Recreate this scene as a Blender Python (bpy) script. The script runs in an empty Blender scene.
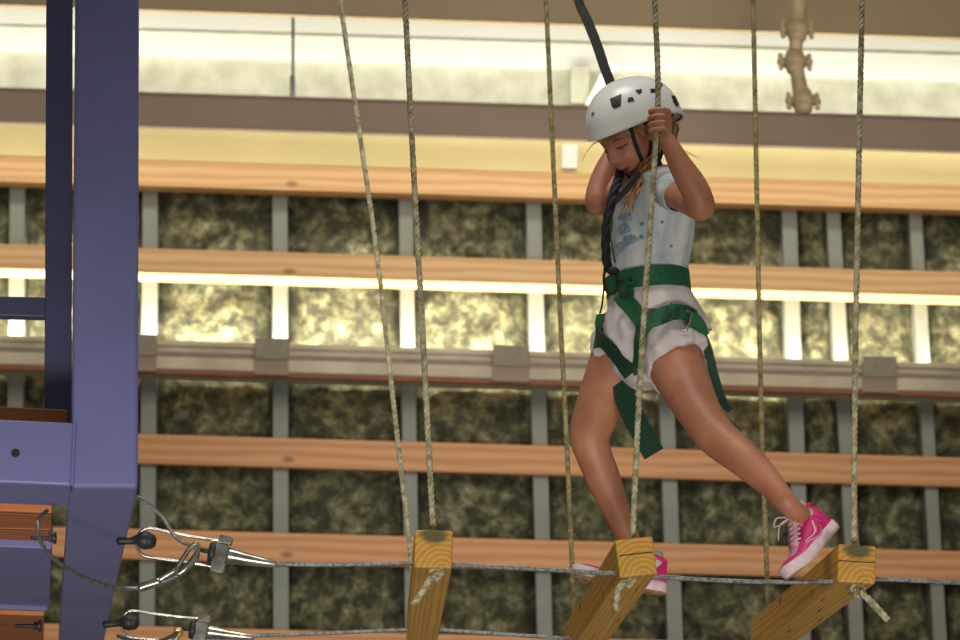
import bpy, bmesh, math, random
from mathutils import Vector, Matrix, Quaternion
from mathutils.bvhtree import BVHTree
random.seed(7)
S = bpy.context.scene
COL = S.collection
V = Vector
# ------------------------------------------------------------------ camera
F = 3000.0
CAM = V((0, 0, 1.5))
p = math.radians(12.1); r = 0.021
fw = V((0, math.cos(p), math.sin(p)))
up0 = V((0, -math.sin(p), math.cos(p)))
RT = V((1, 0, 0)) * math.cos(r) + up0 * math.sin(r)
UP = up0 * math.cos(r) - V((1, 0, 0)) * math.sin(r)
cd = bpy.data.cameras.new('camera'); cam = bpy.data.objects.new('camera', cd); COL.objects.link(cam)
cd.lens = F / 960 * 36; cd.sensor_width = 36; cd.clip_end = 100; cd.clip_start = .05
cam.matrix_world = Matrix(((RT.x, UP.x, -fw.x, CAM.x), (RT.y, UP.y, -fw.y, CAM.y), (RT.z, UP.z, -fw.z, CAM.z), (0, 0, 0, 1)))
cd.dof.use_dof = True; cd.dof.focus_distance = 7.25; cd.dof.aperture_fstop = 6.3
S.camera = cam

def ray(px, py): return fw * F + RT * (px - 480) + UP * (320 - py)
def P(px, py, Y):
    d = ray(px, py); return CAM + d * (Y / d.y)
def PZ(px, py, h):
    d = ray(px, py); return CAM + d * (h / d.z)
def mpp(Y): return Y * 1.02 / F          # metres per pixel at distance Y

# ------------------------------------------------------------------ materials
def new_mat(name):
    m = bpy.data.materials.new(name); m.use_nodes = True
    nt = m.node_tree; b = nt.nodes['Principled BSDF']; return m, nt, b
def lin(c):
    return tuple(((x / 255) / 12.92 if x / 255 <= .04045 else ((x / 255 + .055) / 1.055) ** 2.4) for x in c) + (1,)
def N(nt, t, **k):
    n = nt.nodes.new(t)
    for a, v in k.items():
        if a in ('loc',): continue
        try: setattr(n, a, v)
        except Exception: n.inputs[a].default_value = v
    return n
def coords(nt, scale=(1, 1, 1), loc=(0, 0, 0), rot=(0, 0, 0)):
    tc = nt.nodes.new('ShaderNodeTexCoord'); mp = nt.nodes.new('ShaderNodeMapping')
    mp.inputs['Scale'].default_value = scale; mp.inputs['Location'].default_value = loc; mp.inputs['Rotation'].default_value = rot
    nt.links.new(tc.outputs['Object'], mp.inputs['Vector']); return mp.outputs[0]
def ramp(nt, fac, stops):
    rp = nt.nodes.new('ShaderNodeValToRGB'); cr = rp.color_ramp
    while len(cr.elements) < len(stops): cr.elements.new(.5)
    for e, (pos, c) in zip(cr.elements, stops): e.position = pos; e.color = c
    nt.links.new(fac, rp.inputs[0]); return rp.outputs[0]
def bump(nt, b, h, s=.3, d=.01):
    bp = nt.nodes.new('ShaderNodeBump'); bp.inputs['Strength'].default_value = s; bp.inputs['Distance'].default_value = d
    nt.links.new(h, bp.inputs['Height']); nt.links.new(bp.outputs[0], b.inputs['Normal'])
def plain(name, c, rough=.6, metal=0, c2=None, sc=20, bmp=0, sub=0, bd=.005, spec=.5, stretch=(1, 1, 1), det=3):
    m, nt, b = new_mat(name)
    b.inputs['Roughness'].default_value = rough; b.inputs['Metallic'].default_value = metal
    b.inputs['Specular IOR Level'].default_value = spec
    n = N(nt, 'ShaderNodeTexNoise'); n.inputs['Scale'].default_value = sc; n.inputs['Detail'].default_value = det
    nt.links.new(coords(nt, stretch), n.inputs['Vector'])
    c2 = c2 or tuple(x * .9 for x in c)
    nt.links.new(ramp(nt, n.outputs[0], [(.35, lin(c2)), (.65, lin(c))]), b.inputs['Base Color'])
    if bmp: bump(nt, b, n.outputs[0], bmp, bd)
    if sub:
        b.inputs['Subsurface Weight'].default_value = sub; b.inputs['Subsurface Radius'].default_value = (.012, .005, .003); b.inputs['Subsurface Scale'].default_value = .5
    return m
def wood(name, c1, c2, ringscale=14, pith=(0, .03, .03), stain=None, rough=.55, dist=3, knots=None):
    m, nt, b = new_mat(name); b.inputs['Roughness'].default_value = rough
    co = coords(nt, (.12, 1, 1), pith)
    w = N(nt, 'ShaderNodeTexWave', wave_type='RINGS', rings_direction='X')
    w.inputs['Scale'].default_value = ringscale; w.inputs['Distortion'].default_value = dist
    w.inputs['Detail'].default_value = 3; w.inputs['Detail Scale'].default_value = 1.5
    nt.links.new(co, w.inputs['Vector'])
    n = N(nt, 'ShaderNodeTexNoise'); n.inputs['Scale'].default_value = 9; n.inputs['Detail'].default_value = 6
    nt.links.new(coords(nt, (.25, 3, 3)), n.inputs['Vector'])
    mx = N(nt, 'ShaderNodeMath', operation='MULTIPLY_ADD'); mx.inputs[1].default_value = .55
    nt.links.new(w.outputs['Fac'], mx.inputs[0])
    m2 = N(nt, 'ShaderNodeMath', operation='MULTIPLY'); m2.inputs[1].default_value = .5
    nt.links.new(n.outputs[0], m2.inputs[0]); nt.links.new(m2.outputs[0], mx.inputs[2])
    colr = ramp(nt, mx.outputs[0], [(.2, lin(c2)), (.75, lin(c1))])
    # knots
    v = N(nt, 'ShaderNodeTexVoronoi'); v.inputs['Scale'].default_value = knots or 2.2
    nt.links.new(coords(nt, (1, 2, 2), (.3, .1, .2)), v.inputs['Vector'])
    kr = ramp(nt, v.outputs['Distance'], [(.05, (1, 1, 1, 1)), (.11, (0, 0, 0, 1))])
    mk = N(nt, 'ShaderNodeMix', data_type='RGBA'); nt.links.new(kr, mk.inputs[0])
    nt.links.new(colr, mk.inputs[6]); mk.inputs[7].default_value = lin(tuple(x * .5 for x in c2))
    out = mk.outputs[2]
    if stain:
        # green preservative blot on the cut end, upper half
        sx = N(nt, 'ShaderNodeSeparateXYZ'); nt.links.new(coords(nt), sx.inputs[0])
        nn = N(nt, 'ShaderNodeTexNoise'); nn.inputs['Scale'].default_value = 30; nt.links.new(coords(nt), nn.inputs['Vector'])
        vd = N(nt, 'ShaderNodeVectorMath', operation='DISTANCE'); nt.links.new(coords(nt, (.5, .8, 1.6)), vd.inputs[0])
        vd.inputs[1].default_value = (stain[0] * .5, stain[1] * .8, stain[2] * 1.6)
        ad = N(nt, 'ShaderNodeMath', operation='MULTIPLY_ADD'); ad.inputs[1].default_value = .03
        nt.links.new(nn.outputs[0], ad.inputs[0]); nt.links.new(vd.outputs['Value'], ad.inputs[2])
        sr = ramp(nt, ad.outputs[0], [(.032, (.85, .85, .85, 1)), (.050, (0, 0, 0, 1))])
        ms = N(nt, 'ShaderNodeMix', data_type='RGBA'); nt.links.new(sr, ms.inputs[0]); nt.links.new(out, ms.inputs[6])
        ms.inputs[7].default_value = lin((48, 66, 40)); out = ms.outputs[2]
    nt.links.new(out, b.inputs['Base Color']); bump(nt, b, mx.outputs[0], .15, .002)
    return m
def emit(name, c, s):
    m, nt, b = new_mat(name); b.inputs['Emission Color'].default_value = lin(c); b.inputs['Emission Strength'].default_value = s
    b.inputs['Base Color'].default_value = lin(c); return m

M = {}
M['skin'] = plain('skin', (190, 130, 98), .5, c2=(174, 110, 82), sc=14, bmp=.05, sub=.12, bd=.001)
M['lip'] = plain('lip', (150, 62, 58), .4)
M['brow'] = plain('brow', (110, 72, 46), .7)
M['eyewhite'] = plain('eyewhite', (215, 210, 200), .2)
M['dark'] = plain('dark', (22, 20, 18), .5)
M['hair'] = plain('hair', (206, 152, 98), .45, c2=(120, 78, 44), sc=90, stretch=(1, 1, .15))
M['helmet'] = plain('helmet', (240, 240, 234), .3, c2=(232, 232, 226), sc=6)
M['black'] = plain('black_webbing', (24, 24, 30), .7, c2=(12, 12, 16), sc=300)
M['lanyard'] = plain('lanyard', (52, 54, 44), .7, c2=(30, 32, 26), sc=200)
M['green'] = plain('green_webbing', (14, 98, 54), .65, c2=(8, 66, 38), sc=160, bmp=.2, bd=.001)
M['darkgreen'] = plain('dark_green_webbing', (10, 62, 38), .7, c2=(8, 44, 28), sc=160)
M['cloth'] = plain('white_cloth', (226, 216, 212), .85, c2=(200, 188, 186), sc=22, bmp=.5, bd=.006)
M['sock'] = plain('sock', (210, 205, 198), .9)
M['pink'] = plain('hot_pink', (226, 46, 128), .5, c2=(208, 34, 112), sc=30)
M['palepink'] = plain('pale_pink', (236, 170, 196), .55, c2=(228, 158, 186), sc=30)
M['sole'] = plain('sole', (238, 214, 218), .55, c2=(222, 196, 200), sc=40)
M['tread'] = plain('tread', (196, 160, 118), .7, c2=(150, 112, 78), sc=60)
M['lace'] = plain('lace', (232, 206, 200), .8)
M['rope'] = plain('rope', (204, 196, 162), .9, c2=(138, 128, 92), sc=60, bmp=.3, bd=.001)
M['weathered_rope'] = plain('weathered_rope', (172, 160, 112), .9, c2=(120, 108, 66), sc=60, bmp=.3, bd=.001)
M['steelrope'] = plain('steel_rope', (168, 168, 164), .4, .8, c2=(110, 110, 106), sc=120)
M['steel'] = plain('steel', (200, 195, 184), .25, .9, c2=(140, 136, 124), sc=30)
M['brass'] = plain('zinc_yellow', (200, 170, 120), .3, .8)
M['iron'] = plain('iron', (52, 52, 52), .5, .4)
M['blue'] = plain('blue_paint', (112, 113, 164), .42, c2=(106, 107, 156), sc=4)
M['navy_shade'] = plain('navy_shade_paint', (58, 62, 92), .45, c2=(52, 55, 84), sc=4)  # rear post's shade mixed into the colour; the navy rail shares it
M['beamwood'] = {}
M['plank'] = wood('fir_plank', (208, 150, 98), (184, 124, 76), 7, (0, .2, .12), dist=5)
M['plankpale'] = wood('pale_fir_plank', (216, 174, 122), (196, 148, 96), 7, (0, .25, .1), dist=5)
M['deckwood'] = wood('deck_wood', (190, 112, 56), (130, 66, 28), 9, (0, .1, .05), dist=4)
M['stud'] = plain('stud', (130, 133, 122), .55, .1, c2=(120, 124, 113), sc=5)
M['cream'] = plain('cream_board', (226, 208, 150), .7, c2=(218, 200, 142), sc=2)
M['white'] = plain('white_board', (246, 246, 236), .6, c2=(242, 242, 230), sc=2)
M['concrete'] = plain('concrete', (206, 206, 188), .9, c2=(182, 182, 160), sc=9, bmp=.2, det=8)
M['taupe'] = plain('taupe_paint', (142, 122, 104), .6, c2=(134, 114, 96), sc=2)
M['olive'] = plain('olive_taupe_paint', (150, 130, 98), .6, c2=(142, 122, 92), sc=2)
M['pipe'] = plain('pipe_paint', (172, 150, 114), .5, c2=(140, 120, 88), sc=12)
M['channel'] = plain('channel_paint', (190, 176, 148), .5, c2=(158, 144, 120), sc=3)
M['bracket'] = plain('bracket_paint', (128, 116, 96), .5)
M['rust'] = plain('rust_paint', (140, 86, 56), .7)
M['lampface'] = emit('lamp_face', (255, 246, 214), 6)

def wool():
    m, nt, b = new_mat('mineral_wool'); b.inputs['Roughness'].default_value = .95
    n = N(nt, 'ShaderNodeTexNoise'); n.inputs['Scale'].default_value = 13; n.inputs['Detail'].default_value = 12; n.inputs['Roughness'].default_value = .68
    n.inputs['Distortion'].default_value = .25
    tc = nt.nodes.new('ShaderNodeTexCoord'); oi = nt.nodes.new('ShaderNodeObjectInfo')
    ad = N(nt, 'ShaderNodeVectorMath', operation='ADD'); nt.links.new(tc.outputs['Object'], ad.inputs[0]); nt.links.new(oi.outputs['Location'], ad.inputs[1])
    nt.links.new(ad.outputs[0], n.inputs['Vector'])
    col = ramp(nt, n.outputs[0], [(.30, lin((40, 40, 28))), (.46, lin((76, 75, 54))), (.57, lin((124, 121, 88))), (.72, lin((190, 186, 150)))])
    nt.links.new(col, b.inputs['Base Color']); bump(nt, b, n.outputs[0], .9, .05); return m
M['wool'] = wool()
def shirtmat():
    m, nt, b = new_mat('tie_dye'); b.inputs['Roughness'].default_value = .85
    n = N(nt, 'ShaderNodeTexNoise'); n.inputs['Scale'].default_value = 8; n.inputs['Detail'].default_value = 4; n.inputs['Distortion'].default_value = 1
    nt.links.new(coords(nt, (1, 1, .6)), n.inputs['Vector'])
    nt.links.new(ramp(nt, n.outputs[0], [(.3, lin((140, 156, 166))), (.45, lin((188, 194, 196))), (.6, lin((218, 218, 214))), (.8, lin((190, 198, 202)))]), b.inputs['Base Color'])
    n2 = N(nt, 'ShaderNodeTexNoise'); n2.inputs['Scale'].default_value = 16; n2.inputs['Detail'].default_value = 2
    nt.links.new(coords(nt, (1, 1, .5), (0, 0, 0), (0, .6, 0)), n2.inputs['Vector']); bump(nt, b, n2.outputs[0], .6, .012); return m
M['shirt'] = shirtmat()

# ------------------------------------------------------------------ object helpers
WLD = {}
def link(o, parent, W):
    COL.objects.link(o); WLD[o] = W
    if parent: o.parent = parent; o.matrix_basis = WLD[parent].inverted() @ W
    else: o.matrix_basis = W
    return o
def mk(name, bm, mat, parent=None, origin=None, smooth=True, recalc=True):
    """bm holds world coordinates; links ONE mesh object with its origin at its base"""
    if recalc: bmesh.ops.recalc_face_normals(bm, faces=bm.faces[:])
    if origin is None:
        cs = [v.co for v in bm.verts]; origin = V((sum(c.x for c in cs) / len(cs), sum(c.y for c in cs) / len(cs), min(c.z for c in cs)))
    bmesh.ops.translate(bm, verts=bm.verts[:], vec=-origin)
    me = bpy.data.meshes.new(name); bm.to_mesh(me); bm.free()
    for m_ in (mat if isinstance(mat, list) else [mat]): me.materials.append(m_)
    if smooth:
        for f in me.polygons: f.use_smooth = True
    return link(bpy.data.objects.new(name, me), parent, Matrix.Translation(origin))
def tag(o, label=None, cat=None, group=None, kind=None):
    if label: o['label'] = label
    if cat: o['category'] = cat
    if group: o['group'] = group
    if kind: o['kind'] = kind
    return o
def empty(name, loc, label, cat, group=None):
    o = bpy.data.objects.new(name, None); o.empty_display_size = .05
    link(o, None, Matrix.Translation(loc)); return tag(o, label, cat, group)
def frame(o, ax, ay, az):
    return Matrix(((ax.x, ay.x, az.x, o.x), (ax.y, ay.y, az.y, o.y), (ax.z, ay.z, az.z, o.z), (0, 0, 0, 1)))
def box_obj(name, W, lo, hi, mat, parent=None, bev=.003, seg=2, extra=None):
    bm = bmesh.new(); lo, hi = V(lo), V(hi)
    bmesh.ops.create_cube(bm, size=1, matrix=Matrix.Translation((lo + hi) / 2) @ Matrix.Diagonal((*(hi - lo), 1)))
    if bev: bmesh.ops.bevel(bm, geom=bm.edges[:], offset=bev, segments=seg, affect='EDGES', profile=.5)
    if extra: extra(bm)
    me = bpy.data.meshes.new(name); bm.to_mesh(me); bm.free(); me.materials.append(mat)
    return link(bpy.data.objects.new(name, me), parent, W)
def add_box(bm, W, lo, hi, bev=.002):
    b2 = bmesh.new(); lo, hi = V(lo), V(hi)
    bmesh.ops.create_cube(b2, size=1, matrix=Matrix.Translation((lo + hi) / 2) @ Matrix.Diagonal((*(hi - lo), 1)))
    if bev: bmesh.ops.bevel(b2, geom=b2.edges[:], offset=bev, segments=2, affect='EDGES')
    bmesh.ops.transform(b2, matrix=W, verts=b2.verts[:]); merge(bm, b2)
def merge(bm, b2):
    vm = {v: bm.verts.new(v.co) for v in b2.verts}
    for f in b2.faces:
        try: nf = bm.faces.new([vm[v] for v in f.verts]); nf.material_index = f.material_index
        except ValueError: pass
    b2.free()
def spline(pts, n=6):
    """Catmull-Rom through a list of tuples/vectors of any size"""
    pts = [tuple(q) for q in pts]; out = []
    if len(pts) < 3: n_ = n; 
    for i in range(len(pts) - 1):
        a, b, c, d = pts[max(i - 1, 0)], pts[i], pts[i + 1], pts[min(i + 2, len(pts) - 1)]
        for k in range(n):
            t = k / n
            out.append(tuple(.5 * (2 * b[j] + (c[j] - a[j]) * t + (2 * a[j] - 5 * b[j] + 4 * c[j] - d[j]) * t * t + (3 * b[j] - a[j] - 3 * c[j] + d[j]) * t ** 3) for j in range(len(b))))
    out.append(pts[-1]); return out
def tube(bm, pts, rads, seg=12, ref=None, asp=None, caps=True, mi=0):
    """swept tube through pts; rads per point; asp = radius factor along ref"""
    pts = [V(q) for q in pts]; n = len(pts)
    if not hasattr(rads, '__len__'): rads = [rads] * n
    if asp is None: asp = [1] * n
    elif not hasattr(asp, '__len__'): asp = [asp] * n
    T = []
    for i in range(n):
        t = pts[min(i + 1, n - 1)] - pts[max(i - 1, 0)]; T.append(t.normalized() if t.length > 1e-9 else V((0, 0, 1)))
    if ref is None:
        ref_ = V((0, 1, 0)) if abs(T[0].y) < .9 else V((1, 0, 0))
    else: ref_ = V(ref)
    fr = []; u = (ref_ - T[0] * ref_.dot(T[0])).normalized()
    for i in range(n):
        if ref is not None: u = (ref_ - T[i] * ref_.dot(T[i])).normalized()
        else: u = (u - T[i] * u.dot(T[i])).normalized()
        fr.append((u.copy(), T[i].cross(u)))
    P2, R2, A2, F2 = [], [], [], []
    if caps:
        for a in (.15, .5, .85):
            s = math.sqrt(1 - (1 - a) ** 2); P2.append(pts[0] - T[0] * rads[0] * (1 - a)); R2.append(rads[0] * s); A2.append(asp[0]); F2.append(fr[0])
    for i in range(n): P2.append(pts[i]); R2.append(rads[i]); A2.append(asp[i]); F2.append(fr[i])
    if caps:
        for a in (.85, .5, .15):
            s = math.sqrt(1 - (1 - a) ** 2); P2.append(pts[-1] + T[-1] * rads[-1] * (1 - a)); R2.append(rads[-1] * s); A2.append(asp[-1]); F2.append(fr[-1])
    rings = []
    for q, rr, aa, (u, w) in zip(P2, R2, A2, F2):
        rings.append([bm.verts.new(q + (u * math.cos(2 * math.pi * k / seg) * aa + w * math.sin(2 * math.pi * k / seg)) * rr) for k in range(seg)])
    for A, B in zip(rings, rings[1:]):
        for k in range(seg):
            f = bm.faces.new((A[k], A[(k + 1) % seg], B[(k + 1) % seg], B[k])); f.material_index = mi
    for R_ in (rings[0][::-1], rings[-1]):
        f = bm.faces.new(R_); f.material_index = mi
    return rings
def tpx(bm, L, seg=12, n=1, Y=None, caps=True, **k):
    """tube through (px, py, Y, radius in pixels) points"""
    L = [q if len(q) == 4 else (q[0], q[1], Y, q[2]) for q in L]
    if n > 1: L = spline(L, n)
    return tube(bm, [P(a, b, c) for a, b, c, d in L], [d * mpp(c) for a, b, c, d in L], seg, caps=caps, **k)
def ell(bm, c, rx, ry, rz, rot=None, seg=20):
    m_ = Matrix.Translation(c) @ (rot.to_4x4() if rot else Matrix()) @ Matrix.Diagonal((rx, ry, rz, 1))
    b2 = bmesh.new(); bmesh.ops.create_uvsphere(b2, u_segments=seg, v_segments=seg * 2 // 3, radius=1, matrix=m_); merge(bm, b2)
def strands(bm, pts, R, ns=3, pitch=.045, seg=6, step=None):
    """laid rope: ns helical strands around the polyline"""
    pts = [V(q) for q in pts]; L = [0]
    for a, b in zip(pts, pts[1:]): L.append(L[-1] + (b - a).length)
    tot = L[-1]; step = step or pitch / 9; n = max(4, int(tot / step)); samp = []
    j = 0
    for i in range(n + 1):
        s = tot * i / n
        while j < len(L) - 2 and L[j + 1] < s: j += 1
        t = (s - L[j]) / max(1e-9, L[j + 1] - L[j]); samp.append((pts[j].lerp(pts[j + 1], t), s))
    u = None; ctr = []
    for i, (q, s) in enumerate(samp):
        t = (samp[min(i + 1, n)][0] - samp[max(i - 1, 0)][0]).normalized()
        if u is None: u = V((0, 1, 0)) if abs(t.y) < .9 else V((1, 0, 0))
        u = (u - t * u.dot(t)).normalized(); ctr.append((q, s, u.copy(), t.cross(u)))
    rs = R * (.54 if ns == 3 else .36)
    for k in range(ns):
        path = []
        for q, s, u_, w_ in ctr:
            a = 2 * math.pi * (s / pitch + k / ns); path.append(q + (u_ * math.cos(a) + w_ * math.sin(a)) * (R - rs))
        tube(bm, path, rs, seg, caps=True)
def ribbon(bm, pts, nrm, w, th=.003, mi=0):
    """flat webbing: width w (list or number) across the path, thickness th along nrm"""
    n = len(pts); pts = [V(q) for q in pts]; rings = []
    if not hasattr(w, '__len__'): w = [w] * n
    for i in range(n):
        t = (pts[min(i + 1, n - 1)] - pts[max(i - 1, 0)]).normalized(); nn = V(nrm[i]) if hasattr(nrm, '__len__') and not isinstance(nrm, Vector) else V(nrm)
        nn = (nn - t * nn.dot(t)).normalized(); s = t.cross(nn)
        rings.append([bm.verts.new(pts[i] + s * a * w[i] / 2 + nn * b_ * th / 2) for a, b_ in ((-1, -1), (1, -1), (1, 1), (-1, 1))])
    for A, B in zip(rings, rings[1:]):
        for k in range(4): f = bm.faces.new((A[k], A[(k + 1) % 4], B[(k + 1) % 4], B[k])); f.material_index = mi
    bm.faces.new(rings[0][::-1]); bm.faces.new(rings[-1])
def remeshed(name, bm, voxel, smooth=4, fac=.5):
    me = bpy.data.meshes.new('tmp'); bmesh.ops.recalc_face_normals(bm, faces=bm.faces[:]); bm.to_mesh(me); bm.free()
    o = bpy.data.objects.new('tmp', me); COL.objects.link(o)
    md = o.modifiers.new('r', 'REMESH'); md.mode = 'VOXEL'; md.voxel_size = voxel
    if smooth: ms = o.modifiers.new('s', 'SMOOTH'); ms.iterations = smooth; ms.factor = fac
    dg = bpy.context.evaluated_depsgraph_get(); dg.update()
    m2 = bpy.data.meshes.new_from_object(o.evaluated_get(dg)); b = bmesh.new(); b.from_mesh(m2)
    bpy.data.objects.remove(o); bpy.data.meshes.remove(me); return b

# ================================================================== BACK WALL
ya = math.radians(2.6)
WX = V((math.cos(ya), math.sin(ya), 0)); WN = V((math.sin(ya), -math.cos(ya), 0)); WZ = V((0, 0, 1))
W0 = V((0, 14.3, 1.5))
def Wp(px, py, off=0):
    d = ray(px, py); pl = W0 + WN * off
    return CAM + d * ((pl - CAM).dot(WN) / d.dot(WN))
def lerp(a, b, t): return a + (b - a) * t
def band(name, y0l, y1l, y0r, y1r, o0, o1, mat, label=None, cat=None, group=None, kind=None, bev=.004, x0=-560, x1=1540, parent=None):
    """horizontal member: top/bottom edges of its FRONT face given at px 140 and px 960"""
    def yy(a, b, x): return lerp(a, b, (x - 140) / 820)
    A = Wp(x0, yy((y0l + y1l) / 2, (y0r + y1r) / 2, x0), o1); B = Wp(x1, yy((y0l + y1l) / 2, (y0r + y1r) / 2, x1), o1)
    ax = (B - A).normalized(); az = WN; ay = az.cross(ax).normalized()
    xm = 550; h = (Wp(xm, yy(y0l, y0r, xm), o1) - Wp(xm, yy(y1l, y1r, xm), o1)).length
    o = box_obj(name, frame((A + B) / 2, ax, ay, az), (-(B - A).length / 2, -h / 2, o0 - o1), ((B - A).length / 2, h / 2, 0), mat, parent, bev)
    tag(o, label, cat, group, kind); return o
# backing wall
A = Wp(-560, 760, -.25); B = Wp(1540, 760, -.25)
o = box_obj('wall_back', frame(V(((A.x + B.x) / 2, (A.y + B.y) / 2, .2)), WX, WN.cross(WX) * 1, WN) , (-6, 0, -.1), (6, 6.6, 0), M['taupe'], None, 0)
tag(o, 'back wall framed with metal studs and wooden rails', kind='structure')
# stud positions: x at y=215 and x at y=600, width px
studs = [(17, 13, 15), (150, 147, 15), (280, 281, 15), (406, 412, 14), (534, 544, 15), (660, 674, 15), (789.5, 802, 15), (833.5, 855, 14), (915.5, 938, 13)]
studlab = ['pale metal stud left of the blue post, seen through the frame opening', 'metal stud directly right of the blue post', 'metal stud passing behind the leftmost light bracket',
           'metal stud behind the pair of ropes of the leftmost wooden step', 'metal stud passing behind the middle light bracket', 'metal stud behind the climbing girl',
           'left stud of the close pair right of the girl', 'right stud of the close pair right of the girl', 'rightmost metal stud near the picture edge']
SX = []
for (xa, xb, w), lab in zip(studs, studlab):
    def xs(y, xa=xa, xb=xb): return lerp(xa, xb, (y - 215) / 385)
    T = Wp(xs(150), 150, .02); Bm = Wp(xs(760), 760, .02)
    az = WN; ay = (T - Bm).normalized(); ax = ay.cross(az).normalized(); hw = w * .5 * 14.6 / F
    root = empty('metal_stud', Bm, lab, 'stud', 'vertical metal studs on the back wall')
    L = (T - Bm).length; Wm = frame(Bm, ax, ay, az)
    box_obj('web', Wm, (-hw, 0, -.01), (hw, L, 0), M['stud'], root, .001)
    box_obj('flange', Wm, (-hw, 0, -.13), (-hw + .006, L, -.0105), M['stud'], root, 0)
    box_obj('flange', Wm, (hw - .006, 0, -.13), (hw, L, -.0105), M['stud'], root, 0)
    SX.append((xs, hw))
# insulation batts: one lumpy strip per bay
baylab = ['rock wool batt at the far left edge, left of the first stud', 'rock wool batt between the first stud and the blue post', 'rock wool batt in the bay just right of the blue post', 'rock wool batt in the bay under the leftmost slanting rope',
          'rock wool batt in the bay right of the leftmost wooden step', 'rock wool batt in the bay left of the climbing girl', 'rock wool batt in the bay right behind the girl and her rear leg',
          'narrow rock wool batt between the close pair of studs', 'rock wool batt right of the close pair of studs', 'rock wool batt at the right picture edge']
edges = [lambda y: -400] + [s[0] for s in SX] + [lambda y: 1400]
for i in range(len(edges) - 1):
    bm = bmesh.new(); nx, ny = 10, 90; g = []
    rnd = random.Random(i); ph = rnd.random() * 20
    from mathutils import noise
    for j in range(ny + 1):
        y = 165 + (760 - 165) * j / ny; row = []
        for k in range(nx + 1):
            x = lerp(edges[i](y) + 8.5, edges[i + 1](y) - 8.5, k / nx)
            q = Wp(x, y, -.1); e = min(k, nx - k) / 2
            d = .05 * min(1, e) + .045 * noise.noise(q * 5 + V((ph, 0, 0))) + .03 * noise.noise(q * 14)
            row.append(bm.verts.new(q + WN * d))
        g.append(row)
    for j in range(ny):
        for k in range(nx): bm.faces.new((g[j][k], g[j][k + 1], g[j + 1][k + 1], g[j + 1][k]))
    ed = bmesh.ops.extrude_face_region(bm, geom=bm.faces[:])
    bmesh.ops.translate(bm, verts=[v for v in ed['geom'] if isinstance(v, bmesh.types.BMVert)], vec=-WN * .035)
    tag(mk('insulation_batt', bm, M['wool']), baylab[i], 'insulation', 'rock wool batts between the studs')
# wooden rails
gr = 'horizontal wooden rails on the back wall'
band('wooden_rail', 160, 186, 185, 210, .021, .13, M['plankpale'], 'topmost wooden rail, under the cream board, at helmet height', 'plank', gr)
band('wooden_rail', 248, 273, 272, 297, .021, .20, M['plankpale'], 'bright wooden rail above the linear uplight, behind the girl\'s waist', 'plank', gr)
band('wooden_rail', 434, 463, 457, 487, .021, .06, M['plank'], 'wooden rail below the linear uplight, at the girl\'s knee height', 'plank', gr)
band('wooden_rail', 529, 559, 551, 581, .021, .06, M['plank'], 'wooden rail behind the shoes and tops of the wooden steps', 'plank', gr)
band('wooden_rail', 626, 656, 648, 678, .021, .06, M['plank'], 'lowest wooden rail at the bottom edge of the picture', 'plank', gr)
# upper wall
band('trim_1', 126, 160, 152, 185, -.1, .10, M['cream'], 'cream painted fascia board above the top rail', kind='structure')
band('wall_upper', 40, 96, 66, 122, -.16, .02, M['concrete'], 'rough pale concrete strip of the upper wall', kind='structure')
band('trim_2', -60, 55, -34, 81, -.06, .06, M['white'], 'bright white board of the upper wall', kind='structure')
band('trim_3', 29, 31, 53.5, 55.5, .061, .07, M['concrete'], 'thin seam strip along the white board', kind='structure', bev=0)
def bandY(name, y0, y1, y0r, y1r, off, depth, mat, label, lip=True):
    root = None
    A = Wp(-560, lerp((y0 + y1) / 2, (y0r + y1r) / 2, -700 / 820), off); B = Wp(1540, lerp((y0 + y1) / 2, (y0r + y1r) / 2, 1400 / 820), off)
    root = empty('steel_beam', (A + B) / 2, label, 'beam', 'taupe painted steel beams')
    ax = (B - A).normalized(); ay = WN.cross(ax); h = (Wp(550, lerp(y0, y0r, .5), off) - Wp(550, lerp(y1, y1r, .5), off)).length; L = (B - A).length / 2
    W = frame((A + B) / 2, ax, ay, WN)
    box_obj('web', W, (-L, -h / 2 + .012, -.02), (L, h / 2 - .012, 0), mat, root, .002)
    for s in (-1, 1):
        box_obj('flange', W, (-L, s * (h / 2) - (0 if s < 0 else .0118), -depth), (L, s * (h / 2) + (.0118 if s < 0 else 0), .012), mat, root, .002)
    return root
bandY('steel_beam', 92, 127, 118, 152, .62, .03, M['taupe'], 'taupe steel beam running behind the helmet')
bandY('steel_beam', -52, 10, -23, 39, .62, .03, M['olive'], 'taupe steel beam along the very top of the picture')
# hanger rod on the white board
root = empty('hanger_rod', Wp(293, 98, .40), 'thin dark hanger rod crossing the white board left of the ropes', 'rod')
bm = bmesh.new(); tube(bm, [Wp(293, 99, .4), Wp(293, 0, .4)], .007, 8); mk('rod', bm, M['iron'], root)
bm = bmesh.new(); tube(bm, [Wp(292.5, 99, .4), Wp(292.5, 77, .4)], .013, 10); mk('turnbuckle', bm, M['iron'], root)
# brace behind the helmet
root = empty('wall_brace', Wp(585, 108, .2), 'white steel brace in front of the pale concrete, left of the helmet', 'brace')
bm = bmesh.new(); add_box(bm, frame(Wp(579, 106, .10), WX, WZ, WN), (-.045, 0, -.03), (.045, .19, .05)); mk('post', bm, M['concrete'], root, smooth=False)
bm = bmesh.new(); ribbon(bm, [Wp(590, 107, .2), Wp(612, 64, .2)], WN, .05, .03); mk('diagonal', bm, M['white'], root, smooth=False)
box = bmesh.new(); add_box(box, frame(Wp(569.5, 157, .12), WX, WZ, WN), (-.038, -.06, -.015), (.038, .06, .015)); tag(mk('junction_box', box, M['white'], smooth=False), 'small white box on the cream board left of the girl\'s face', 'junction box')
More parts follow.
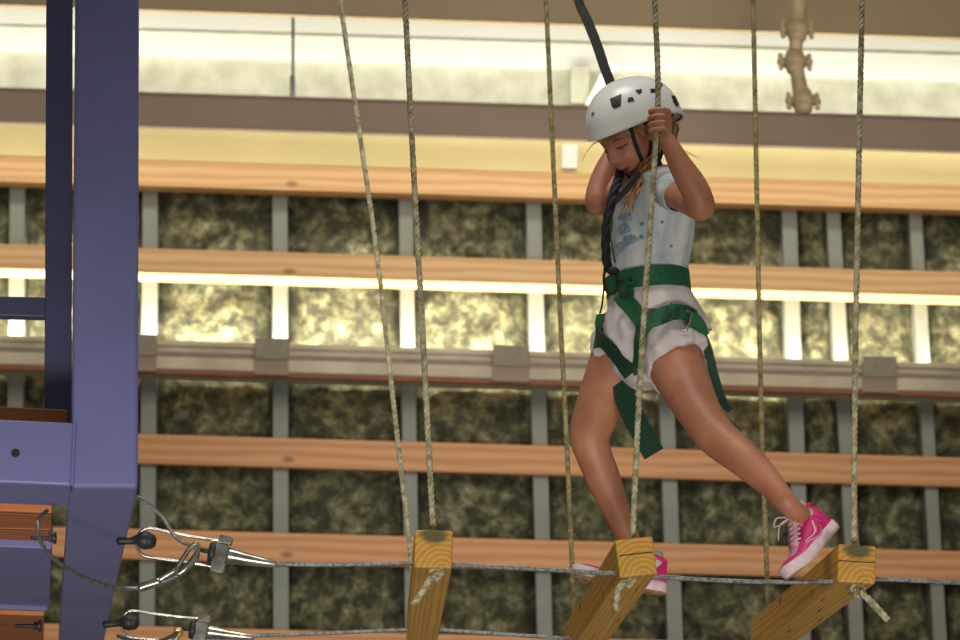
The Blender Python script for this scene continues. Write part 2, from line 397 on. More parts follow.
# ------------------------------------------------ linear uplight on the wall
yl, yr, bl, br = 340, 364, 369, 393
root = empty('linear_uplight', Wp(550, 378, .2), 'long metal light trough across the wall throwing light upward', 'light fixture')
def yy(a, b, x): return lerp(a, b, (x - 140) / 820)
A = Wp(-560, yy(bl, br, -560), .26); B = Wp(1540, yy(bl, br, 1540), .26); ax = (B - A).normalized(); ay = WN.cross(ax); L = (B - A).length / 2; Wc = frame((A + B) / 2, ax, ay, WN)
hc = (Wp(550, yy(yl, yr, 550), .26) - Wp(550, yy(bl, br, 550), .26)).length
box_obj('trough_base', Wc, (-L, 0, -.262), (L, .012, 0), M['channel'], root, .001)
box_obj('front_lip', Wc, (-L, .0125, -.012), (L, hc, 0), M['channel'], root, .002)
box_obj('rolled_edge', Wc, (-L, hc * .80, .0005), (L, hc * 1.0, .016), M['channel'], root, .006, 3)
box_obj('lower_step', Wc, (-L, .0, .0005), (L, hc * .42, .02), M['channel'], root, .006, 3)
box_obj('groove', Wc, (-L, hc * .47, .0005), (L, hc * .62, .004), M['bracket'], root, .001)
box_obj('drip_edge', Wc, (-L, -.022, -.03), (L, -.0005, .012), M['rust'], root, .001)
box_obj('lamp_strip', Wc, (-L, .0125, -.15), (L, .022, -.09), M['lampface'], root, .001)
for x0, x1 in ((130, 156), (254, 288), (492, 529), (862, 897)):
    xm = (x0 + x1) / 2; q = Wp(xm, yy(bl, br, xm), .285); hw = (x1 - x0) / 2 * 14.3 / F
    bmk = box_obj('bracket', frame(q, ax, ay, WN), (-hw, hc * .45, -.004), (hw, hc * 1.18, .012), M['bracket'], root, .003)
    box_obj('bracket_strap', frame(q, ax, ay, WN), (-hw, -.01, -.003), (hw, hc * .45 - .0005, .005), M['taupe'], bmk, .002)
# small screws on the trough
# pipe with couplings
root = empty('sprinkler_pipe', P(803, 106, 12.6), 'beige pipe with three bolted couplings hanging at the top right', 'pipe')
Yp = 12.6
bm = bmesh.new(); tpx(bm, [(806, -60, Yp, 10), (797, 24, Yp, 8.5)], 18, caps=False); tpx(bm, [(797, 28, Yp, 7), (796, 60, Yp, 7), (803, 107, Yp, 9)], 18, n=5, caps=False); mk('tube', bm, M['pipe'], root)
for (x, y, w, tilt) in ((797, 30, 16, .05), (795, 62, 16, .1), (803, 101, 16, -.05)):
    bm = bmesh.new(); s = mpp(Yp)
    a = (P(x + 2, y + 40, Yp) - P(x, y, Yp)).normalized()
    c = P(x, y, Yp)
    tube(bm, [c - a * 5.5 * s, c - a * 4 * s, c + a * 4 * s, c + a * 5.5 * s], [10 * s, 12.5 * s, 12.5 * s, 10 * s], 20)
    cp = mk('coupling', bm, M['pipe'], root)
    for sd in (-1, 1):
        bm = bmesh.new(); q = c + V((sd * 14.5 * s, 0, 0)); tube(bm, [q - a * 7 * s - V((0, .0, 0)), q + a * 7 * s], 2.6 * s, 8)
        tube(bm, [c + V((sd * 9 * s, 0, 0)), q], 4.2 * s, 8); mk('bolt_ear', bm, M['pipe'], cp)

# ================================================================== BRIDGE
ZB = .892                     # underside of the steps above the camera
TH = .089
def step(name, near, far, L, roll, label, stain, dz=0):
    a = P(near[0], near[1], 6.93); b = PZ(far[0], far[1], a.z - CAM.z); b.z += dz
    ax = (b - a).normalized(); ay = V((0, 0, 1)).cross(ax).normalized(); az = ax.cross(ay)
    q = Quaternion(ax, math.radians(roll)); ay = q @ ay; az = q @ az
    o_ = a + V((0, 0, TH / 2)); W = frame(o_, ax, ay, az); h = TH / 2
    def cracks(bm): pass
    m_ = wood('treated_pine', (206, 156, 60), (178, 126, 42), 26, (0, .02 + .01 * roll / 10, .05), stain=stain, rough=.5, knots=3.1)
    t = box_obj(name, W, (0, -h, -h), (L, h, h), m_, None, .005, 3); tag(t, label, 'wooden step', 'square timber steps of the hanging bridge')
    return t, W
s1, W1 = step('wooden_step', (433, 568), (422, 640), 1.62, 0, 'leftmost square timber step, nearly end-on, green stain on its cut end', (0, 0, .03))
s2, W2 = step('wooden_step', (636, 576), (584, 640), 1.55, -8, 'middle timber step under the girl\'s front foot, tilted to the left', None, dz=-.035)
s3, W3 = step('wooden_step', (857, 583), (777, 644), 1.6, 2, 'rightmost timber step under the girl\'s raised rear foot, split end', (0, .0, .03))
# split in the end of the right step, and of the middle step
def strip(W, lo, hi, parent, m=None, name='end_split'): return box_obj(name, W, lo, hi, m or M['dark'], parent, 0)
strip(W3, (-.0006, -.043, .004), (.002, .043, .0065), s3); strip(W2, (-.0006, -.04, .006), (.002, .04, .0085), s2)
for k in range(5):
    y = (-.02, .025, 0, -.03, .01)[k]; x = (.15, .3, .52, .7, 1.0)[k]
    strip(W3, (x, y, -.0455), (x + .07, y + .004, -.0440), s3, M['rust'], 'crack'); strip(W2, (x + .03, y, -.0452), (x + .12, y + .0025, -.0440), s2, M['rust'], 'crack')

def rope(name, pts, label, mat, R=.0078, knot=None, grp='hanging ropes of the bridge'):
    """pts: (px,py,Y); knot: (centre px,py,Y, tail px,py,Y)"""
    root = empty(name, P(*pts[-1]), label, 'rope', grp)
    bm = bmesh.new(); strands(bm, [P(*q) for q in spline(pts, 5)], R, 3, .042); mk('rope_length', bm, mat, root)
    if knot:
        c = P(*knot[0]); bm = bmesh.new(); s = mpp(knot[0][2])
        # overhand knot lying against the underside
        loop = []
        for k in range(26):
            t = 2 * math.pi * k / 26
            loop.append(c + V(((math.sin(t) + 2 * math.sin(2 * t)) * 2.1 * s, -math.sin(3 * t) * 1.8 * s, (math.cos(t) - 2 * math.cos(2 * t)) * 2.0 * s)))
        strands(bm, loop + [loop[0]], R * .95, 3, .03); mk('knot', bm, M['rope'], root)
        bm = bmesh.new(); strands(bm, [P(*q) for q in spline(knot[1], 5)], R * 1.15, 3, .042); mk('rope_tail', bm, M['rope'], root)
    return root
YN, YF = 6.985, 8.32
top = -160
def ext(a, b, y=top):       # extend line through a,b up to y
    t = (y - a[1]) / (b[1] - a[1]); return (a[0] + (b[0] - a[0]) * t, y)
x, y = ext((405, 0), (433, 528)); rope('bridge_rope', [(x, y, YN), (405, 0, YN), (412, 140, YN), (422.5, 330, YN), (433, 528, YN), (434, 560, YN)], 'rope running straight down into the top of the leftmost wooden step', M['rope'],
     knot=((437, 573, 6.95), [(437, 573, 6.95), (430, 580, 6.93), (424, 590, 6.92), (414, 604, 6.92)]))
x, y = ext((340, 0), (411, 560)); rope('bridge_rope', [(x, y, YF), (340, 0, YF), (375, 240, YF), (392, 390, YF), (413, 575, YF)], 'most slanted rope, passing behind the leftmost wooden step', M['rope'])
rope('bridge_rope', [(652, top, YN), (655, 0, YN), (657.5, 60, YN), (658, 100, YN), (656, 140, YN), (651, 215, YN), (645, 300, YN), (639, 400, YN), (632.5, 540, YN), (631, 570, YN)], 'rope the girl grips, running past her chest to the middle wooden step', M['rope'],
     knot=((629, 580, 6.96), [(629, 578, 6.96), (623, 583, 6.94), (618, 592, 6.93), (616, 609, 6.93)]))
rope('bridge_rope', [(538, top, YF), (546, 0, YF), (551, 110, YF), (561, 330, YF), (568, 470, YF), (574.5, 622, YF)], 'rope directly left of the girl, ending behind the middle wooden step', M['weathered_rope'])
rope('bridge_rope', [(864, top, YN), (862, 0, YN), (858.5, 180, YN), (855, 380, YN), (854, 545, YN), (855, 575, YN)], 'rightmost rope, running into the top of the rightmost wooden step', M['rope'],
     knot=((858, 590, 6.97), [(857, 589, 6.96), (865, 596, 6.94), (875, 606, 6.93), (887, 619, 6.92)]))
rope('bridge_rope', [(748, top, YF), (753, 0, YF), (757, 200, YF), (761, 400, YF), (765, 520, YF), (769, 628, YF)], 'rope between the girl and the rightmost rope, its lower end beside the raised shoe', M['weathered_rope'])
# steel cables
def scable(pts, label, R, n=5):
    bm = bmesh.new(); strands(bm, [P(*q) for q in spline(pts, n)], R, 6, .05, 5, step=.006)
    return tag(mk('steel_cable', bm, M['steelrope']), label, 'cable', 'steel cables carrying the steps')
scable([(268, 563.5, 6.97), (330, 565, 6.97), (410, 563.5, 6.985), (433, 564, 6.99), (455, 565, 6.99), (540, 569.5, 6.99), (630, 575, 7.0), (700, 579.5, 7.0), (760, 582, 7.0), (830, 582, 7.0), (880, 579.5, 7.0), (960, 583, 7.0), (1060, 588, 7.0)],
       'near twisted steel cable passing through the tops of all three steps', .0058)
scable([(248, 636, YF), (330, 633, YF), (400, 630, YF), (425, 629.5, YF), (456, 631, YF), (560, 638, YF), (680, 645, YF), (860, 652, YF), (1060, 660, YF)], 'far steel cable low at the bottom edge of the picture', .0058)

# ================================================================== TOWER
tw = math.radians(8)
TX = V((math.cos(tw), math.sin(tw), 0)); TY = V((-math.sin(tw), math.cos(tw), 0)); TZ = V((0, 0, 1))
ZT = 0.955                     # underside of the frame above camera
c0 = PZ(138, 489, ZT)         # right near bottom corner
root = empty('tower_frame', c0, 'blue painted steel tower frame at the left with the cables anchored to it', 'steel frame')
TW = frame(c0, TX, TY, TZ)
wpost = .137
# post (slightly out of plumb, as seen)
tp = P(139.5, -120, c0.y + .03); lean = (tp - c0).normalized(); PX = (TX - lean * TX.dot(lean)).normalized(); PY = lean.cross(PX)
post = box_obj('post', frame(c0, PX, PY, lean), (-wpost, 0, .002), (0, .125, (tp - c0).length), M['blue'], root, .009, 4)
box_obj('crossbeam', TW, (-1.1, .004, .001), (-wpost - .0005, .30, .135), M['blue'], root, .006, 3)
box_obj('side_beam', TW, (-wpost - .004, .126, 0), (-.001, 3.4, .125), M['blue'], root, .006, 3)
wl = bmesh.new(); tube(wl, [TW @ V((-wpost, .002, .004)), TW @ V((-wpost, .002, .136))], .0035, 8); tube(wl, [TW @ V((-wpost, .002, .136)), TW @ V((-wpost, .12, .136))], .0035, 8)
mk('weld_seam', wl, M['blue'], root)
# rear post and rail
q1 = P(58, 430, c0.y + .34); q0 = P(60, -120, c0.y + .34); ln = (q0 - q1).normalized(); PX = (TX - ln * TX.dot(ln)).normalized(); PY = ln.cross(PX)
box_obj('rear_post', frame(q1, PX, PY, ln), (-.030, 0, -.12), (.03, .06, (q0 - q1).length), M['navy_shade'], root, .004, 3)  # shade on this post comes from its darker colour
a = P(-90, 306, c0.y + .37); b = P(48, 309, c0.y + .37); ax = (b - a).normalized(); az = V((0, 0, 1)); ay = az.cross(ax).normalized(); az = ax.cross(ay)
box_obj('rail', frame(a, ax, ay, az), (0, -.02, -.023), ((b - a).length, .02, .023), M['navy_shade'], root, .004, 3)
bm = bmesh.new(); hp = P(15.5, 455.5, c0.y - .0); nn = TY
hp = TW @ V(((TW.inverted() @ hp).x, .004, (TW.inverted() @ hp).z)); tube(bm, [hp - TY * .0012, hp + TY * .002], .0092, 20, caps=False); mk('bolt_hole', bm, M['dark'], root, smooth=False)
# inner cross member under the deck
a = PZ(-60, 549, ZT + .012); b = PZ(52, 549, ZT + .012); c = PZ(48, 607, ZT + .012)
box_obj('deck_bearer', frame(b, TX, TY, TZ), (-.55, 0, .0), (0, c.y - b.y, .06), M['blue'], root, .004)
box_obj('bearer_lip', frame(b, TX, TY, TZ), (-.55, c.y - b.y + .002, -.012), (-.005, c.y - b.y + .03, .06), M['blue'], root, .004)
# deck boards
def board(px0, px1, y0, y1, h, th, label):
    b = PZ(px1, y0, h); c = PZ(px1, y1, h)
    o = box_obj('deck_board', frame(b, TX, TY, TZ), (-.6, .001, .0), (0, c.y - b.y - .003, th), M['deckwood'], None, .003); tag(o, label, 'deck board', 'wooden deck boards of the tower')
board(0, 52, 513, 530, ZT + .03, .035, 'upper wooden deck board seen from below in front of the dark bolt')
board(0, 50, 530, 545, ZT + .03, .035, 'wooden deck board seen from below just above the dark blue bearer')
board(0, 44, 616, 662, ZT + .012, .035, 'wooden deck board at the bottom left corner')
a = P(66, 424, c0.y + .16)
o = box_obj('deck_board', frame(a, TX, TY, TZ), (-.6, 0, 0), (0, .12, .032), M['deckwood'], None, .003); tag(o, 'wooden board lying on top of the blue crossbeam at the left edge', 'deck board', 'wooden deck boards of the tower')
# little bolts under the deck
for (x, y, Y, lab) in ((46, 538, 6.75, 'small dark bolt sticking out beside the upper deck boards'), (31, 626, 8.1, 'small dark bolt at the bottom left corner')):
    rt = empty('deck_bolt', P(x, y, Y), lab, 'bolt'); bm = bmesh.new(); tpx(bm, [(x - 14, y, Y, 2), (x + 8, y, Y, 2)], 10); mk('shank', bm, M['iron'], rt)
    bm = bmesh.new(); tpx(bm, [(x + 3, y, Y, 4.5), (x + 7, y, Y, 4.5)], 6, caps=False); tpx(bm, [(x + 8, y, Y, 6), (x + 10, y, Y, 6)], 16, caps=False); mk('nut', bm, M['iron'], rt, smooth=False)
# cable end fittings
def fitting(tr, Y, s, lab, small=False):
    def T(L): return [(tr(a, b)[0], tr(a, b)[1], Y + (c[0] if c else 0), rr * s) for a, b, rr, *c in L]
    root = empty('cable_socket', P(*tr(221, 553), Y), lab, 'cable fitting', 'cable end sockets on the tower')
    bm = bmesh.new(); tpx(bm, T([(120, 541, 4), (130, 541, 3.6), (136, 540, 5), (141, 540, 8.3), (146, 540.5, 9), (149, 541, 8.0)]), 18, n=3); mk('eye_bolt', bm, M['iron'], root)
    bm = bmesh.new(); tpx(bm, T([(222, 541, 1.5), (200, 538, 1.5), (170, 532.5, 1.5), (152, 528.5, 1.6), (144, 529.5, 1.7), (138.5, 535, 1.7), (137, 543, 1.7), (139, 551, 1.7), (145, 556, 1.6), (165, 559.5, 1.5), (190, 563, 1.5), (214, 567, 1.5)]), 8, n=4)
    mk('bail', bm, M['steel'], root)
    bm = bmesh.new(); bm2 = None
    c = P(*tr(221, 554), Y); k = mpp(Y) * s; d = (P(*tr(217, 572), Y) - P(*tr(225, 537), Y)).normalized(); e = V((0, 1, 0)); f_ = d.cross(e)
    Wb = frame(c, f_, e, d)
    add_box(bm, Wb, (-6.5 * k, -9 * k, -9 * k), (6.5 * k, 9 * k, 19 * k), .002); add_box(bm, Wb, (-5 * k, -7 * k, -18 * k), (8 * k, 7 * k, -10 * k), .002)
    mk('clamp_block', bm, M['steel'], root, smooth=False)
    bm = bmesh.new(); tpx(bm, T([(209, 552, 9.5), (212, 552.5, 10.5), (216, 553, 10.5)]), 20, caps=False); tpx(bm, T([(202, 550, 2.5), (211, 552, 2.5)]), 10); mk('lock_nut', bm, M['iron'], root)
    bm = bmesh.new(); tpx(bm, T([(226, 555, 8), (230, 556, 8), (245, 559, 6.4), (262, 562, 4.8), (275, 564, 3.6), (277, 564.4, 2.6)]), 22, caps=False); mk('socket_cone', bm, M['steel'], root)
fitting(lambda a, b: (a, b), 6.97, 1, 'upper steel cable socket with wire bail hooked to the tower eye')
ca, sa = math.cos(-.06), math.sin(-.06)
fitting(lambda a, b: (201 + .94 * ((a - 221) * ca - (b - 553) * sa), 630 + .94 * ((a - 221) * sa + (b - 553) * ca)), YF, .88, 'lower steel cable socket at the bottom edge by the tower')
# safety cable looping round
def loopcable(name, pts, lab, thimble):
    rt = empty(name, P(*pts[0]), lab, 'cable', 'safety cable loops at the tower')
    bm = bmesh.new(); strands(bm, [P(*q) for q in spline(pts, 5)], .0050, 6, .045, 5, step=.006); mk('cable_length', bm, M['steelrope'] if thimble else M['iron'], rt)
    return rt
rt = loopcable('safety_cable', [(137, 497, 6.80), (150, 505, 6.8), (163, 518, 6.81), (174, 535, 6.83), (184, 543, 6.84), (195, 548, 6.86), (198, 556, 6.86), (190, 566, 6.86), (178, 576, 6.86), (160, 583.5, 6.85), (140, 588, 6.85), (112, 587, 6.80), (75, 573, 6.6), (49, 554, 6.45), (38, 535, 6.38), (39, 520, 6.36), (47, 511, 6.40)],
    'dark safety cable looping from the post through a thimble and back under the frame', True)
bm = bmesh.new(); tpx(bm, [(196, 543, 6.84, 2.4), (198.5, 548, 6.84, 2.4), (193, 560, 6.84, 3.2), (184, 570, 6.84, 3.6), (178, 574, 6.84, 2.6), (177, 569, 6.84, 2.4), (183, 558, 6.84, 2.4), (191, 547, 6.84, 2.4), (196, 543, 6.84, 2.4)], 10, n=4); mk('thimble', bm, M['steel'], rt)
bm = bmesh.new(); tpx(bm, [(174, 571, 6.85, 3), (158, 581, 6.85, 3)], 10); tpx(bm, [(158, 582, 6.85, 4.4), (141, 587.5, 6.85, 4.4)], 14); mk('ferrule', bm, M['steel'], rt)
rt = empty('safety_cable', P(125, 638, 8.25), 'short loop of safety cable at the bottom edge below the lower socket', 'cable', 'safety cable loops at the tower')
bm = bmesh.new(); tpx(bm, [(118, 636, 8.2, 1.8), (135, 641, 8.2, 1.8), (155, 642, 8.2, 1.8), (170, 637, 8.2, 1.8), (178, 632, 8.2, 1.8)], 8, n=4); mk('cable_length', bm, M['iron'], rt)
bm = bmesh.new(); tpx(bm, [(176, 630, 8.2, 2.6), (181, 631, 8.2, 2.6), (174, 641, 8.2, 2.6), (160, 650, 8.2, 2.6)], 8, n=4); mk('thimble', bm, M['brass'], rt)

# ================================================================== GIRL
YG = 7.42
body = bmesh.new()
def bpx(L, asp=1, seg=48, n=4, ref=(0, 1, 0)): tpx(body, L, seg, n, asp=asp, ref=ref)
# torso: half width px, depth aspect
bpx([(651, 362, 7.43, 22), (650, 350, 7.43, 35), (650, 335, 7.43, 42), (650, 305, 7.43, 38), (651, 280, 7.43, 35), (653, 250, 7.42, 36), (654, 215, 7.42, 36), (652, 190, 7.42, 30), (649, 174, 7.41, 19), (646, 162, 7.40, 14)], asp=.92)
bpx([(649, 176, 7.41, 16), (645, 160, 7.40, 13.5), (640, 145, 7.38, 13.5), (638, 135, 7.37, 14)], n=2)
# head
HC = P(634, 136, 7.36); HS = 1.10
Fd = V((-.66, -.50, -.55)).normalized(); Ud = (V((.02, 0, 1)) - Fd * Fd.dot(V((.02, 0, 1)))).normalized(); Ld = Ud.cross(Fd) * -1
# Ld: towards the girl's left (camera side)
if Ld.y > 0: Ld = -Ld
HM = frame(HC, Ld, Fd, Ud) @ Matrix.Scale(HS, 4)
HHM = HM @ Matrix.Rotation(math.radians(11), 4, 'X')
def g(x, z, cx, cz, sx, sz): return math.exp(-((x - cx) / sx) ** 2 - ((z - cz) / sz) ** 2)
hb = bmesh.new(); bmesh.ops.create_uvsphere(hb, u_segments=110, v_segments=90, radius=1)
for v in hb.verts:
    x, y, z = v.co; ax_ = .066; x *= ax_; y *= .084; z *= .098
    if z < 0:
        t = -z / .098; x *= 1 - .36 * t ** 1.6
        if y < 0: y *= 1 - .45 * t ** 1.2
        else: y *= 1 + .05 * t
    if y > 0:
        fr_ = min(1, y / .05); y *= 1 - .05 * g(x, z, 0, .05, .04, .03)
        y += fr_ * (.019 * g(x, z, 0, -.027, .0085, .011) + .009 * g(x, z, 0, -.008, .007, .018) + .003 * g(abs(x), z, .011, -.030, .006, .006)
              - .0085 * g(abs(x), z, .028, .002, .013, .010) + .004 * g(abs(x), z, .028, .002, .008, .006) + .005 * g(abs(x), z, .026, .020, .018, .007)
              + .007 * g(abs(x), z, .034, -.030, .016, .016) + .006 * g(x, z, 0, -.052, .017, .005) + .005 * g(x, z, 0, -.062, .014, .004) - .003 * g(x, z, 0, -.0570, .018, .0022)
              - .004 * g(x, z, 0, -.071, .016, .005) + .010 * g(x, z, 0, -.086, .017, .012))
    v.co = HM @ V((x, y, z))
merge(body, hb)
for s in (-1, 1): ell(body, HM @ V((s * .066, -.012, -.012)), .006, .012, .020, HM.to_3x3())
# left arm (camera side): shoulder, elbow, wrist
ROPEC = P(657.5, 118, YN)
bpx([(662, 188, 7.34, 15), (672, 193, 7.27, 13.5), (684, 199, 7.16, 13.5), (697, 205, 7.05, 14.5), (701, 207, 7.03, 14.5)], n=3)
bpx([(701, 206, 7.03, 14.5), (697, 194, 7.02, 14.6), (690, 181, 7.01, 14.2), (681, 166, 7.00, 12.2), (673, 151, 6.99, 10), (667, 140, 6.99, 8.6)], n=3)
def hand(c, a, X, Yv, wrist, s=1.0, thumb=1):
    """fist round a rope: c centre, a rope up, X towards the palm side, Yv towards the finger-front side"""
    hs = (.0262, .0092, -.0078, -.0240); ln = (1.0, 1.06, 1.0, .88)
    for h, l in zip(hs, ln):
        def q(th, R, dz=0): t = math.radians(th); return c + (X * math.cos(t) * R + Yv * math.sin(t) * R) * s + a * (h + dz) * s
        mcp = q(22, .030); pts = [mcp, q(62, .0285, .001), q(95, .0225 * l), q(135, .0195 * l), q(180, .018 * l), q(225, .0165), q(255, .0155)]
        tube(body, pts, [.0076 * s, .0068 * s, .0072 * s, .0064 * s, .0066 * s, .0058 * s, .0050 * s], 12)
        tube(body, [wrist, wrist.lerp(mcp, .5), mcp], [.0130 * s, .0105 * s, .0076 * s], 12)
    # thumb: leaves the palm low on its side, closes round the other way
    b0 = wrist.lerp(c + X * .028 * s, .35)
    def q(th, R, h): t = math.radians(th); return c + (X * math.cos(t) * R + Yv * math.sin(t) * R) * s + a * h * s
    tube(body, [b0, q(-22, .029, -.004), q(-62, .024, .010), q(-105, .019, .020), q(-150, .0165, .024)], [.012 * s, .0115 * s, .0092 * s, .0082 * s, .0062 * s], 12)
ru = (P(656, 60, YN) - P(655, 140, YN)).normalized()
hand(P(656.8, 122, YN), ru, V((.93, .1, 0)).normalized(), V((.1, -1, 0)).normalized(), P(667, 140, 6.99), .95)
# right arm: elbow hangs left, hand up behind the face on the lanyard
bpx([(634, 182, 7.52, 15), (622, 188, 7.55, 14.5), (608, 197, 7.55, 14), (598, 202, 7.54, 13.5)], n=3)
bpx([(598, 201, 7.54, 13.5), (600, 190, 7.55, 13.5), (605, 174, 7.56, 12.5), (612, 158, 7.57, 10.5), (618, 146, 7.58, 8.2)], n=3)
LC = P(622, 128, 7.60); la = (P(616, 100, 7.62) - P(623, 140, 7.6)).normalized()
hand(LC, la, V((-.5, .85, 0)).normalized(), V((.85, .5, 0)).normalized(), P(618, 146, 7.58), .95)
# legs
bpx([(668, 340, 7.36, 29), (675, 362, 7.33, 29), (687, 388, 7.28, 25.5), (698, 410, 7.22, 22), (709, 427, 7.18, 20.6), (719, 439, 7.15, 20.0), (735, 452, 7.12, 18.5), (752, 466, 7.09, 17), (770, 484, 7.06, 13.8), (786, 502, 7.03, 11), (795, 511, 7.05, 10.2), (803, 517, 7.09, 10), (809, 523, 7.10, 9)])
bpx([(628, 340, 7.50, 30), (618, 362, 7.52, 29), (606, 390, 7.55, 25.5), (596, 415, 7.58, 22.5), (590, 436, 7.60, 20.5), (594, 455, 7.61, 18.0), (602, 475, 7.62, 17.2), (613, 502, 7.63, 14.8), (624, 528, 7.64, 11.8), (631, 546, 7.65, 10.6), (634, 562, 7.65, 10.5)])
bb = remeshed('person', body, .0023, 2, .5)
base = P(700, 590, 7.35)
girl = mk('person', bb, M['skin'], None, origin=base)
tag(girl, 'girl in white helmet, grey tank top and pink shoes walking across the timber steps', 'person')
G = girl
def part(name, bm, mat, parent=None, **k): return mk(name, bm, mat, parent or G, **k)
# face
def hp_(x, y, z): return HM @ V((x, y, z))
BV = None
def bvh_of(*objs):
    vs, fs = [], []
    for o in objs:
        k = len(vs); W = WLD[o]; vs += [W @ v.co for v in o.data.vertices]; fs += [[i + k for i in p_.vertices] for p_ in o.data.polygons]
    return BVHTree.FromPolygons(vs, fs)
BB = bvh_of(girl)
def face_pt(x, z, off=0):
    h = BB.ray_cast(hp_(x, .2, z), -Fd); return (h[0] + Fd * off) if h[0] else hp_(x, .08, z)
for s in (-1, 1):
    bm = bmesh.new(); ell(bm, face_pt(s * .028, -.004, -.0040), .0075, .005, .0036, HM.to_3x3(), 14); e = part('eye', bm, M['eyewhite'])
    bm = bmesh.new(); ell(bm, face_pt(s * .028, -.0055, .0002), .0034, .0018, .0022, HM.to_3x3(), 12); part('iris', bm, M['dark'], e)
    bm = bmesh.new(); pts = [face_pt(s * .028 + d, -.0035 + 16 * d * d, .0016) for d in (-.013, -.0065, 0, .0065, .013)]; tube(bm, pts, [.0010, .0022, .0026, .0024, .0012], 8); part('eyelashes', bm, M['brow'])
    bm = bmesh.new(); pts = [face_pt(s * .028 + d, .018 - 18 * d * d, .0008) for d in (-.015, -.007, 0, .007, .015)]; tube(bm, pts, [.001, .002, .0024, .002, .001], 8, ref=tuple(Fd), asp=.5); part('eyebrow', bm, M['brow'])
bm = bmesh.new()
for zz, rr, w in ((-.0535, .0026, .018), (-.0612, .0032, .015)):
    pts = [face_pt(w * t, zz + (.0035 * t * t if zz > -.056 else .0048 * t * t), -.0004) for t in (-1, -.6, -.3, 0, .3, .6, 1)]
    tube(bm, pts, [.0006, rr * .7, rr, rr * .9, rr, rr * .7, .0006], 8, ref=tuple(Fd), asp=.7)
part('lips', bm, M['lip'])
bm = bmesh.new(); pts = [face_pt(.0165 * t, -.0572 + .003 * t * t, .0006) for t in (-1, -.5, 0, .5, 1)]; tube(bm, pts, [.0004, .0012, .0014, .0012, .0004], 6); part('mouth_line', bm, M['dark'])

# helmet --------------------------------------------------------
hel = bmesh.new(); ns, nr = 96, 30
hc = V((0, -.013, .030))
RXY = (.098, .124); RZ = .106
def rimz(th):      # th=0 side(L), 90 front
    c = math.cos(2 * th); return -.016 + .012 * (c + 1) / 2 + (.000 if math.sin(th) > 0 else -.012 * abs(math.sin(th)) ** 3)
def hpt(th, t, inset=0):
    zr = rimz(th); phi0 = math.asin(max(-.9, zr / RZ)); ph = phi0 + (math.pi / 2 - phi0) * t
    cz = math.cos(ph) ** .92 if ph < math.pi / 2 else 0
    if ph < 0: cz = 1.0
    x = (RXY[0] - inset) * cz * math.cos(th); y = (RXY[1] - inset) * cz * math.sin(th); z = (RZ - inset) * math.sin(ph)
    ridge = .0016 * max(0, math.sin(ph * 3.0)) * (1 if inset == 0 else 0); k = 1 + ridge / .1
    flare = 1 + .02 * math.exp(-(t / .07) ** 2)
    return HHM @ (hc + V((x * flare, y * flare, z * k)))
def shell(inset, t0=0.0):
    rings = []
    for j in range(nr + 1):
        t = j / nr * .995; rings.append([hel.verts.new(hpt(2 * math.pi * i / ns, t, inset)) for i in range(ns)])
    for A_, B_ in zip(rings, rings[1:]):
        for i in range(ns): hel.faces.new((A_[i], A_[(i + 1) % ns], B_[(i + 1) % ns], B_[i]))
    hel.faces.new(rings[-1]); return rings[0]
ra = shell(0); rb = shell(.004)
for i in range(ns): hel.faces.new((ra[i], ra[(i + 1) % ns], rb[(i + 1) % ns], rb[i]))
helmet = part('helmet', hel, M['helmet']); tag(helmet, 'white vented climbing helmet')
HB = bvh_of(helmet)
def hit(bv, px, py):
    h = bv.ray_cast(CAM, ray(px, py).normalized()); return h
def patch(bv, poly, mat, name, parent, off=.0012, th=.002, n=7, label=None):
    """thin inlaid patch draped over a surface: polygon given as it appears"""
    cx = sum(q[0] for q in poly) / len(poly); cy = sum(q[1] for q in poly) / len(poly)
    pts = []
    for a, b in zip(poly, poly[1:] + poly[:1]):
        for k in range(4): pts.append((lerp(a[0], b[0], k / 4), lerp(a[1], b[1], k / 4)))
    bm = bmesh.new(); rings = []
    for f_ in (1, .75, .4):
        rg = []
        for q in pts:
            h = hit(bv, lerp(cx, q[0], f_), lerp(cy, q[1], f_))
            if h[0] is None: return None
            nn = h[1] if h[1].dot(ray(cx, cy)) < 0 else -h[1]
            rg.append(bm.verts.new(h[0] + nn * off))
        rings.append(rg)
    m_ = len(pts)
    for A_, B_ in zip(rings, rings[1:]):
        for k in range(m_): bm.faces.new((A_[k], A_[(k + 1) % m_], B_[(k + 1) % m_], B_[k]))
    bm.faces.new(rings[-1]); bmesh.ops.recalc_face_normals(bm, faces=bm.faces[:])
    ex = bmesh.ops.extrude_face_region(bm, geom=bm.faces[:]); d = ray(cx, cy).normalized() * th
    bmesh.ops.translate(bm, verts=[v for v in ex['geom'] if isinstance(v, bmesh.types.BMVert)], vec=d)
    o = mk(name, bm, mat, parent, smooth=False)
    if label: o['label'] = label
    return o
for poly in ([(610, 99), (621.5, 94), (621, 106), (615, 109), (612, 107)], [(628, 98), (632.5, 97), (634.5, 101), (627.5, 102.5)], [(635, 90.5), (641.5, 89), (642, 92.5), (638.5, 94.5)],
             [(650, 89), (655, 89), (656, 92.5), (650.5, 93)], [(660, 83.5), (662, 83), (662.5, 86.5), (660.5, 87)], [(671, 95.5), (675, 96), (678.5, 105), (676.5, 107), (673, 102)]):
    patch(HB, poly, M['dark'], 'vent', helmet, label='dark vent opening')
patch(HB, [(591.5, 113.5), (594.5, 111.5), (594.5, 115), (592, 116)], M['bracket'], 'emblem', helmet)
patch(HB, [(667, 85), (670, 86), (671.5, 90), (669, 89)], M['white'], 'painted_glint', helmet)  # white patch standing in for a glint on the shell
